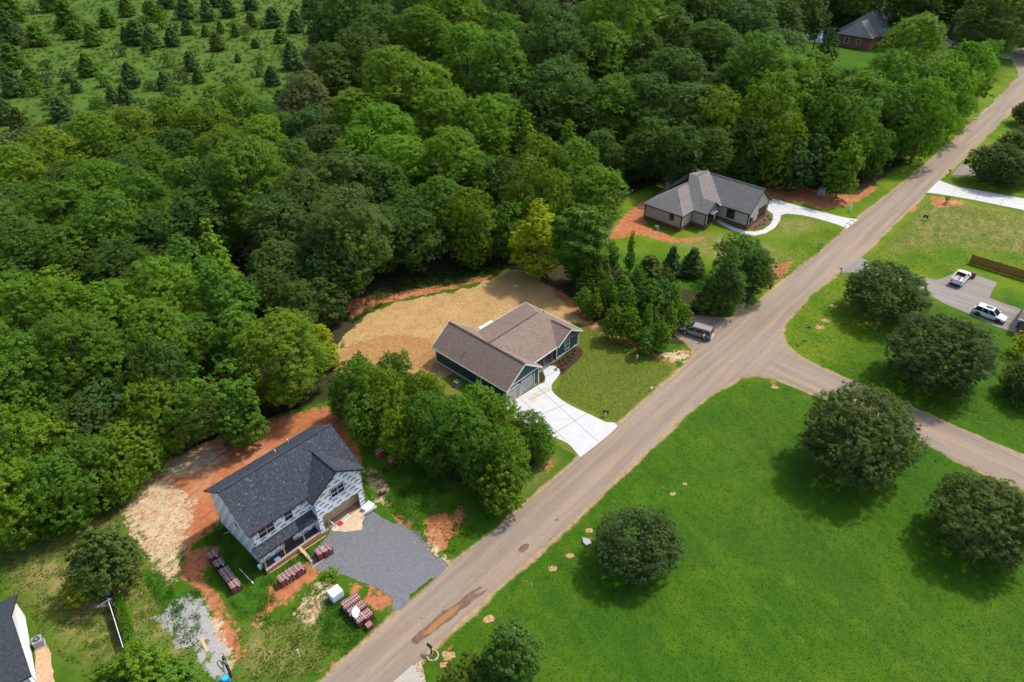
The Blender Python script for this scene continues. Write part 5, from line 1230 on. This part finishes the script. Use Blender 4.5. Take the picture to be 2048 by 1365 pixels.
TONE = {'g': (.115, .222, .022), 'b': (.155, .275, .020), 'y': (.162, .252, .018), 'd': (.088, .164, .026), 'o': (.098, .158, .032), 't': (.092, .185, .048), 'Y': (.30, .35, .014), 'w': (.104, .162, .042), 'p': (.14, .19, .06), 'k': (.100, .180, .044), 'c': (.125, .180, .024)}
TNAME = {'g': 'mid-green', 'b': 'bright green', 'y': 'yellow-green', 'd': 'dark green', 'o': 'olive-dark', 't': 'bluish green', 'Y': 'yellow', 'w': 'dense dark', 'p': 'pale', 'k': 'dark', 'c': 'olive'}
FAM = {'broad': ('broadleaf_tree', 'broadleaf tree'), 'round': ('broadleaf_tree', 'round-crowned tree'), 'tall': ('broadleaf_tree', 'tall narrow tree'), 'cone': ('broadleaf_tree', 'cone-shaped tree'), 'willow': ('lawn_tree', 'lawn tree'), 'small': ('sapling', 'sapling'), 'bush': ('shrub', 'shrub'), 'thin': ('sparse_tree', 'sparse tree'), 'pine': ('pine_tree', 'pine tree'), 'cedar': ('cedar_tree', 'cedar')}
ZSR = {'small': (1.0, 1.25), 'round': (1.0, 1.35), 'tall': (.68, .86), 'broad': (.76, .94), 'pine': (.58, .72), 'cone': (.8, .95), 'cedar': (.8, 1.0)}
trnd = random.Random(77); CAMV = Vector((0, 0, H)); COUNT = {}
def tree(u, v, rpx, fam, tone, label=None, where=None, zs=None, lift=0, variant=None):
    keys = [k for k in PROTO if k.rstrip('0123456789') == fam]; key = keys[variant % len(keys)] if variant is not None else trnd.choice(keys)
    me, tm, Rr, zc = PROTO[key]; zs = zs or trnd.uniform(*ZSR.get(fam, (.92, 1.12))); s = 1.0
    for _ in range(5):
        q = PV(u, v, zc*s*zs); s = rpx*(q-CAMV).length/FPX/Rr
    nm, kind = FAM[fam]
    lab = label or '%s %s %s' % (TNAME[tone], kind, where)
    e = empty(nm, (q.x, q.y, 0), trnd.uniform(0, 6.28), lab, 'shrub' if fam == 'bush' else 'tree', None if label else 'trees '+where)
    if not label: COUNT.setdefault(lab, []).append((u, v, e))
    wx_ = trnd.uniform(.9, 1.1); e.scale = (s*wx_, s/wx_, s*zs)
    o = bpy.data.objects.new('trunk', tm); COL.objects.link(o); o.parent = e
    o = bpy.data.objects.new('crown', me); COL.objects.link(o); o.parent = e
    j = trnd.uniform(.86, 1.16); h = trnd.uniform(-.09, .035); c = TONE[tone]
    o.color = (c[0]*j*(1+h), c[1]*j, c[2]*j*(1-h), 1)
    return e
def grove(where, fam, items):
    for it in items:
        u, v, r, t = it[:4]; f_ = it[4] if len(it) > 4 else fam
        tree(u, v, r, f_, t, where=where, variant=trnd.randint(0, 1) if f_ == 'pine' else None)
grove('in the near left wood', 'round', [(20,905,72,'b'),(100,905,62,'y'),(28,1005,62,'y'),(112,985,60,'g'),(190,945,62,'g'),(168,862,60,'o'),(215,825,58,'t'),(262,905,55,'y'),(310,835,60,'y'),(292,880,48,'g'),(100,825,60,'g'),(330,770,62,'d'),(240,955,40,'y'),(-30,960,60,'g'),(50,850,60,'g'),(360,850,40,'t')])
grove('in the left wood', 'broad', [(40,640,80,'b'),(30,760,82,'g'),(135,640,62,'b'),(150,722,80,'g'),(120,590,48,'b','tall'),(240,640,75,'b'),(230,742,72,'g'),(320,690,75,'g'),(330,600,70,'b'),(382,560,60,'g','tall'),(430,520,50,'b','cone'),(450,610,60,'g','tall'),(475,685,55,'g','tall'),(400,690,55,'g'),(-40,680,70,'g'),(500,600,50,'d'),(540,590,50,'o'),(600,610,45,'o'),(650,600,42,'o','tall'),(640,560,40,'t','small')])
grove('in the middle left wood', 'broad', [(130,450,72,'g'),(60,520,62,'d'),(230,470,72,'g'),(210,400,62,'b'),(290,420,62,'g'),(330,490,62,'d'),(405,450,64,'d'),(500,380,90,'g'),(560,470,72,'o'),(605,420,72,'o'),(640,515,55,'c'),(560,545,60,'o'),(700,470,88,'o'),(690,385,80,'o'),(-20,470,70,'d'),(150,530,65,'g'),(250,545,60,'d'),(760,478,58,'d'),(835,478,60,'d'),(680,540,56,'d'),(30,580,60,'d'),(440,380,60,'d')])
grove('beside the overgrown field', 'broad', [(40,366,57,'y'),(30,436,57,'d'),(110,331,57,'y'),(160,396,57,'d'),(200,296,55,'b'),(270,274,52,'y'),(300,341,51,'g'),(250,371,51,'d'),(362,312,48,'d'),(350,257,46,'y'),(420,262,51,'y'),(480,227,44,'b'),(450,322,55,'y'),(525,297,53,'b'),(530,244,37,'g'),(510,357,46,'y'),(612,204,52,'p'),(622,274,46,'t'),(655,307,55,'o'),(592,347,55,'d'),(380,372,51,'g'),(90,416,51,'d'),(570,272,41,'g')])
grove('in the bright middle wood', 'broad', [(790,190,85,'b'),(852,205,70,'b'),(722,252,66,'b'),(892,255,70,'b'),(770,285,70,'b'),(905,335,70,'b'),(802,345,66,'b'),(962,275,60,'b','round'),(1002,245,52,'g'),(962,375,60,'g'),(1000,150,72,'g'),(1010,100,55,'g'),(880,425,60,'g'),(942,450,60,'y','round'),(1010,385,50,'o','round'),(1052,290,42,'b','cone'),(1136,298,36,'b','cone'),(1080,345,58,'y','round'),(1150,352,58,'g','round'),(1062,402,58,'y','round'),(760,390,66,'d'),(820,440,58,'d'),(945,490,42,'y','round'),(1020,460,45,'g','round'),(1110,410,45,'y','round'),(730,320,60,'b')])
tree(1195, 392, 62, 'broad', 'b', label='rounded bright green tree at the wood corner left of the beige house', variant=2, zs=.75)
tree(1075, 475, 58, 'tall', 'Y', label='bright yellow-leaved tree at the top of the straw yard', variant=1)
tree(1162, 475, 60, 'pine', 'g', label='big soft-needled pine right of the yellow tree', variant=2)
tree(562, 712, 92, 'broad', 'y', label='large rounded yellow-green tree at the wood corner beside the straw yard', variant=0)
tree(640, 690, 36, 'tall', 'Y', label='narrow yellowish tree touching the left end of the straw yard', variant=0)
tree(422, 795, 78, 'thin', 'g', label='open-crowned tree with bare grey limbs behind the unfinished house', variant=0)
tree(480, 830, 45, 'small', 'g', label='leafy undergrowth sapling at the foot of the open-crowned tree')
grove('in the dark northern wood', 'broad', [(700,50,60,'d'),(760,82,60,'d'),(722,135,68,'d'),(662,155,52,'d'),(850,92,60,'g'),(900,42,70,'b'),(932,122,60,'b'),(830,32,52,'d'),(982,52,42,'d'),(1050,62,70,'d'),(1100,115,80,'d'),(1112,205,80,'d'),(1180,62,52,'d'),(1240,62,80,'b'),(1205,125,60,'g'),(1280,135,60,'d'),(1222,225,60,'g'),(1292,222,70,'d'),(1342,172,70,'d'),(1332,92,60,'d'),(1352,42,52,'d'),(1422,112,60,'d'),(1422,42,60,'d'),(1382,242,70,'d'),(1302,292,50,'d'),(1362,312,50,'d'),(1452,205,62,'d'),(1492,62,60,'t'),(1542,132,60,'o'),(1552,52,50,'d'),(1602,32,42,'d'),(1502,22,50,'d'),(660,90,45,'d'),(650,40,45,'d'),(780,20,50,'d'),(930,10,50,'d'),(1080,0,55,'d'),(1300,10,55,'d'),(1170,150,55,'d'),(1160,250,50,'d'),(1200,300,40,'d'),(1420,310,45,'d'),(1470,300,45,'d'),(1250,330,36,'d'),(1080,240,55,'d')])
tree(1258, 312, 30, 'tall', 'g', label='slim green tree at the clearing edge above the beige house', variant=2)
grove('in the far roadside wood', 'round', [(1512,165,70,'g','broad'),(1562,182,68,'b','broad'),(1620,175,52,'b','broad'),(1432,262,58,'y'),(1530,245,62,'y'),(1592,262,52,'g'),(1725,215,60,'b','broad'),(1700,275,50,'g'),(1835,195,44,'g'),(1765,245,54,'g'),(1800,255,42,'g'),(1850,240,46,'b'),(1928,160,44,'b'),(1966,128,26,'b'),(1900,200,46,'b'),(1625,315,38,'t','small'),(1560,300,44,'y'),(1655,100,20,'d','small'),(1575,115,42,'g','broad'),(1650,265,50,'g'),(1872,205,38,'g'),(1500,305,40,'d'),(1690,190,46,'g','broad'),(1770,190,50,'g'),(1470,325,28,'c','small'),(1742,300,34,'g'),(1590,322,32,'t','small')])
tree(1640, 225, 60, 'thin', 'g', label='half-bare tree with long pale limbs in the wood beyond the beige house', variant=1)
tree(1690, 330, 36, 'small', 'b', label='bright bushy tree at the wood tip near the utility cabinet')
tree(1822, 122, 60, 'broad', 'b', label='big bright green tree before the far brick house', variant=1)
grove('behind the far brick house', 'broad', [(1640,-5,45,'d'),(1700,-20,50,'d'),(1760,-28,50,'d'),(1830,-5,50,'d'),(1885,-4,40,'d'),(2080,50,34,'d'),(2010,-10,55,'d'),(1930,-18,50,'d'),(2090,20,50,'d'),(1580,-10,45,'d'),(1850,-40,50,'d'),(1970,-50,55,'d'),(2060,-40,55,'d'),(1470,-30,55,'d'),(1390,-35,55,'d'),(1200,-30,55,'d'),(1000,-35,50,'d'),(860,-30,50,'d'),(720,-20,50,'d')])
tree(1982, 40, 54, 'broad', 'd', label='large dark round tree on the lawn by the far cul-de-sac', variant=3)
tree(1640, 38, 26, 'thin', 'p', label='pale leafless tree on the lawn by the pool', variant=1)
tree(1935, 75, 22, 'thin', 'p', label='pale bare tree over the far driveway', variant=1)
grove('in the thicket between houses', 'small', [(1168,600,20,'b'),(1175,565,22,'g'),(1190,605,21,'b','cone'),(1215,585,22,'g'),(1228,640,24,'b'),(1212,545,18,'t','cone'),(1260,645,26,'b'),(1250,600,27,'g'),(1295,640,22,'b','cone'),(1300,600,29,'g'),(1322,590,26,'t'),(1350,600,27,'b','cone'),(1320,668,24,'b'),(1290,680,20,'g'),(1180,520,21,'g','cone'),(1222,512,22,'g'),(1150,530,22,'d'),(1340,635,22,'b','cone'),(1195,560,22,'c'),(1280,600,22,'d'),(1240,560,18,'c','cone'),(1330,560,20,'c'),(1275,560,20,'g'),(1310,640,18,'g','cone'),(1365,630,20,'b')])
tree(1262, 500, 15, 'cone', 'g', label='slim spire-shaped sapling sticking out of the thicket', zs=1.5)
tree(1300, 535, 36, 'pine', 'c', label='broad olive pine in the thicket below the beige house', variant=1)
tree(1345, 520, 24, 'cedar', 'k', label='dark upright cedar in the thicket, left of two')
tree(1386, 522, 28, 'cedar', 'k', label='dark upright cedar in the thicket, right of two')
tree(1420, 585, 36, 'cedar', 'c', label='olive cone-shaped cedar nearest the junction')
tree(1245, 575, 38, 'pine', 'g', label='wide green pine in the middle of the thicket', variant=0)
tree(1482, 515, 56, 'broad', 'g', label='tall rounded tree at the road end of the thicket', variant=3, zs=.62)
tree(1455, 560, 40, 'tall', 'd', label='dark tree between the olive cedar and the tall roadside tree', variant=1)
tree(1512, 545, 40, 'broad', 'd', label='dark spreading tree leaning over the road verge', variant=4)
grove('in the clump beside the driveway', 'round', [(720,775,54,'g'),(790,752,44,'g'),(768,805,58,'y'),(850,795,44,'y'),(730,835,48,'g'),(850,850,54,'g'),(800,868,48,'y'),(955,828,50,'b'),(918,862,58,'g'),(1000,845,50,'b'),(1062,858,35,'g'),(1078,885,36,'g'),(960,905,62,'g'),(1012,925,56,'g'),(690,800,36,'g'),(870,900,44,'g')])
tree(1002, 970, 46, 'small', 'y', label='yellow-green bushy tree at the road end of the clump')
tree(720, 740, 26, 'small', 'd', label='dark sapling at the top of the clump beside the straw yard')
# single trees on the lawns
for u, v, r, lab, k in [(1776, 580, 79, 'round dark tree on the corner lawn beside the asphalt driveway', 0), (1880, 700, 103, 'wide dark tree on the lawn below the parked white car', 1), (1720, 862, 126, 'biggest dark round tree standing beside the side road', 2),
                        (1276, 1082, 96, 'dark round tree on the lawn closest to the main road', 0), (1972, 1030, 100, 'dark round tree at the lower right edge', 1), (2062, 760, 52, 'dark round tree cut by the right edge below the garage', 2),
                        (2000, 325, 52, 'dark tree overhanging the shaded concrete driveway', 1), (2060, 300, 62, 'very dark tree at the right edge above the concrete driveway', 2), (2062, 222, 30, 'dark tree at the right edge beside the far road', 0)]:
    tree(u, v+3, r*.88, 'willow', 'w', label=lab, variant=k, zs=.84)
tree(1022, 1305, 60, 'small', 'd', label='dark holly-like shrub at the bottom edge', zs=.85)
tree(945, 1335, 30, 'bush', 'c', label='rounded olive shrub left of the dark bottom shrub'); tree(975, 1350, 32, 'bush', 'd', label='dark clipped shrub between two others at the bottom'); tree(905, 1358, 28, 'bush', 'c', label='olive shrub leftmost at the bottom edge')
tree(208, 1115, 60, 'small', 'o', label='dark round bush on the rough lawn at the left', zs=.8); tree(158, 1165, 32, 'small', 'Y', label='yellow-green bush beside the dark round bush', zs=.8)
tree(290, 1345, 60, 'small', 'b', label='bright leafy bush at the bottom left edge', zs=.7); tree(340, 1365, 50, 'small', 'g', label='green bush at the bottom edge right of the bright one', zs=.7); tree(225, 1362, 40, 'small', 'b', label='bright low bush at the bottom edge left of the others', zs=.7)
tree(2045, 690, 22, 'bush', 'Y', label='yellow-green shrub under the white eave at the right edge')
# field
grove('in the overgrown field', 'pine', [(380,120,20,'k'),(258,148,23,'k'),(326,160,17,'k'),(222,188,16,'k'),(172,128,20,'g'),(70,68,21,'g'),(182,68,20,'g'),(148,58,18,'g'),(18,52,26,'k'),(130,28,26,'g'),(212,32,20,'g'),(270,62,23,'k'),(300,72,20,'k'),(342,72,19,'k'),(372,52,15,'k'),(290,95,11,'k'),(432,80,19,'c'),(475,115,9,'k'),(510,86,10,'k'),(370,14,23,'k'),(412,18,19,'k'),(455,14,19,'k'),(500,32,11,'g'),(546,32,23,'k'),(542,150,19,'t'),(582,108,26,'t'),(20,160,25,'k'),(118,215,23,'k'),(250,12,18,'g'),(20,110,23,'g'),(590,40,23,'k'),(560,70,16,'g'),(410,60,11,'g'),(20,10,26,'g'),(300,20,18,'g'),(10,220,21,'k'),(560,190,18,'g'),(150,170,13,'k'),(60,150,19,'g'),(600,140,18,'k'),(330,-5,21,'k'),(100,-10,25,'g'),(430,-10,18,'k'),(500,0,18,'k'),(620,5,25,'k')])
grove('in the overgrown field', 'cedar', [(252,200,22,'k'),(36,236,16,'c'),(440,54,9,'c'),(470,60,9,'c'),(250,70,12,'c'),(505,40,10,'c'),(395,150,12,'g')])
grove('in the overgrown field', 'bush', [(365,152,14,'p'),(130,150,14,'p'),(240,100,12,'p'),(320,45,12,'g'),(490,70,10,'g'),(420,130,12,'g'),(200,215,16,'g'),(70,175,14,'b'),(420,185,14,'g'),(460,165,12,'g'),(310,205,12,'g'),(520,120,12,'g'),(350,185,14,'b')])
frnd = random.Random(9); FP = [Vector(P(*q)) for q in ((-40, 300), (240, 268), (480, 205), (590, 130), (640, 5), (-40, 5))]; FPa = [(q.x, q.y) for q in FP]; nb = 0
while nb < 75:
    u, v = frnd.uniform(0, 640), frnd.uniform(5, 280); q = P(u, v)
    if sdf(np.array([q[0]]), np.array([q[1]]), FPa)[0] < 2: continue
    tree(u, v, frnd.uniform(6, 15)*(.7+v/500), 'bush', frnd.choice('gkcgp'), where='of the field scrub', zs=frnd.uniform(.7, 1.1)); nb += 1
# planted shrubs in the beds
for u, v in [(1125,730),(1133,725),(1140,720),(1120,722),(1129,718),(1137,712),(1147,707),(1144,714),(1112,738),(1119,733),(1150,700),(1126,738)]:
    tree(u, v, 3.6, 'bush', 'c' if u % 2 else 'p', where='in the green house bed', zs=.9)
for u, v in [(1520,450),(1530,440),(1512,455),(1536,432),(1528,448),(1500,452),(1540,438)]: tree(u, v, 2.6, 'bush', 'g', where='in the beige house bed', zs=.8)
tree(1894, 400, 5, 'bush', 'g', label='tiny planted sapling on bare soil by the right driveway', zs=1.6)
tree(662, 1148, 18, 'bush', 'b', label='leafy weed bush at the lower edge of the gravel drive', zs=.6)
# ------------------------------------------------------------------ ground cover
def scatter(name, polys, n, size, asp, col, zmax, seed, label, clump=0, up=.8):
    rng = np.random.default_rng(seed); allp = []
    areas = []
    for pg in polys:
        a = np.array(pg); lo, hi = a.min(0), a.max(0); areas.append((pg, lo, hi, float(np.prod(hi-lo))))
    tot = sum(a[3] for a in areas)
    for pg, lo, hi, ar in areas:
        k = int(n*ar/tot); q = rng.uniform(lo, hi, (k, 2))
        if clump:
            cc = rng.uniform(lo, hi, (max(2, k//clump), 2)); q = cc[rng.integers(0, len(cc), k)]+rng.normal(0, .35, (k, 2))
        q = q[sdf(q[:, 0], q[:, 1], pg) > -.1]; allp.append(q)
    q = np.concatenate(allp); k = len(q); z = rng.uniform(.02, zmax, k)
    Pc = np.column_stack([q, z]); Nn = rng.normal(size=(k, 3))*.55+np.array([0, 0, up])
    me = leaf_mesh(name, Pc, Nn, size, asp, rng.uniform(0, 1, k), LEAF, rng, rng.normal(size=(k, 3))+np.array([0, 0, .6]))
    o = bpy.data.objects.new(name, me); COL.objects.link(o); o.color = (*col, 1); tag(o, label, None, None, 'stuff'); return o
scatter('weeds', WEEDY, 26000, .17, .4, (.052, .14, .010), .35, 11, 'leafy weeds round the building site', 60)
scatter('vines', [poly([(232,1200),(246,1196),(262,1240),(276,1300),(270,1318),(256,1300),(246,1250)])], 9000, .16, .7, (.09, .21, .012), 1.1, 12, 'bright green vines along the mesh fence', 0)
scatter('tall_grass', [poly([(-60,330),(260,285),(520,235),(610,150),(640,40),(660,0),(-60,0)])], 80000, .8, .22, (.072, .128, .015), .6, 13, 'tall rough grass of the overgrown field', 14)
scatter('undergrowth', [poly([(700,650),(800,590),(960,560),(1010,535),(1000,520),(900,540),(780,570),(690,630)]), poly([(640,800),(670,760),(690,690),(660,690),(620,790)]), poly([(240,990),(330,905),(320,890),(230,970)])], 16000, .28, .6, (.045, .11, .013), .9, 14, 'low undergrowth along the wood edge', 50)

scatter('yard_straw', [poly(st), poly([(660,745),(700,690),(800,664),(880,690),(872,770),(720,752)])], 30000, .30, .16, (.46, .32, .15), .02, 31, 'straw mulch spread over the yard', 0, 2.5)
scatter('straw', SAND[:6]+[poly([(770,1000),(830,1045),(850,1090),(905,1128),(880,1130),(830,1080),(780,1030)])], 4500, .5, .09, (.52, .41, .24), .05, 21, 'loose straw scattered over the bare soil', 0)
scatter('lawn_grass', [poly([(1330,880),(1480,765),(1560,765),(1860,900),(2080,1010),(2080,1400),(760,1400),(1000,1190)])], 60000, .15, .5, (.056, .138, .006), .03, 22, 'short grass tufts of the big lawn', 0, 1.9)
scatter('sod_grass', [poly([(1140,645),(1200,660),(1290,702),(1345,738),(1235,845),(1110,790),(1125,752),(1160,715)])], 26000, .15, .4, (.125, .170, .020), .03, 24, 'grass tufts of the green house lawn', 0, 1.9)
scatter('verge_grass', [poly([(1590,625),(1690,545),(1840,600),(2080,700),(2080,900),(1690,750),(1580,690)]), poly([(1735,520),(1860,400),(2080,440),(2080,540),(1930,530),(1890,555),(1790,540)]), poly([(1550,530),(1600,470),(1670,455),(1690,462),(1590,545),(1480,610),(1470,590)])], 50000, .24, .4, (.110, .185, .010), .04, 25, 'grass tufts of the lawns across the road', 0, 1.9)
scatter('rough_grass', DRY[:1]+DRY[6:7]+[poly([(640,1180),(780,1240),(640,1350),(500,1360),(520,1260)]), poly([(720,930),(900,960),(1060,960),(900,1110),(800,1020)])], 26000, .24, .3, (.085, .150, .014), .12, 23, 'rough grass tufts of the building plots', 12)
# repeats in the woods: told apart by row and by their order from the left
ORD = 'first second third fourth fifth sixth seventh eighth ninth tenth eleventh twelfth thirteenth fourteenth fifteenth sixteenth'.split()
for lab, it in COUNT.items():
    if len(it) < 2: continue
    it.sort(key=lambda q: q[1]); n = len(it)
    rows = [('', it)] if n <= 8 else [(' back row,', it[:n//3]), (' middle row,', it[n//3:2*n//3]), (' front row,', it[2*n//3:])] if n < 45 else [(' row %s,' % ORD[k], it[k*n//5:(k+1)*n//5]) for k in range(5)]
    for rn, row in rows:
        row.sort(key=lambda q: q[0])
        for k, (u, v, e) in enumerate(row): e['label'] = '%s,%s %s from the left' % (lab, rn, ORD[k])
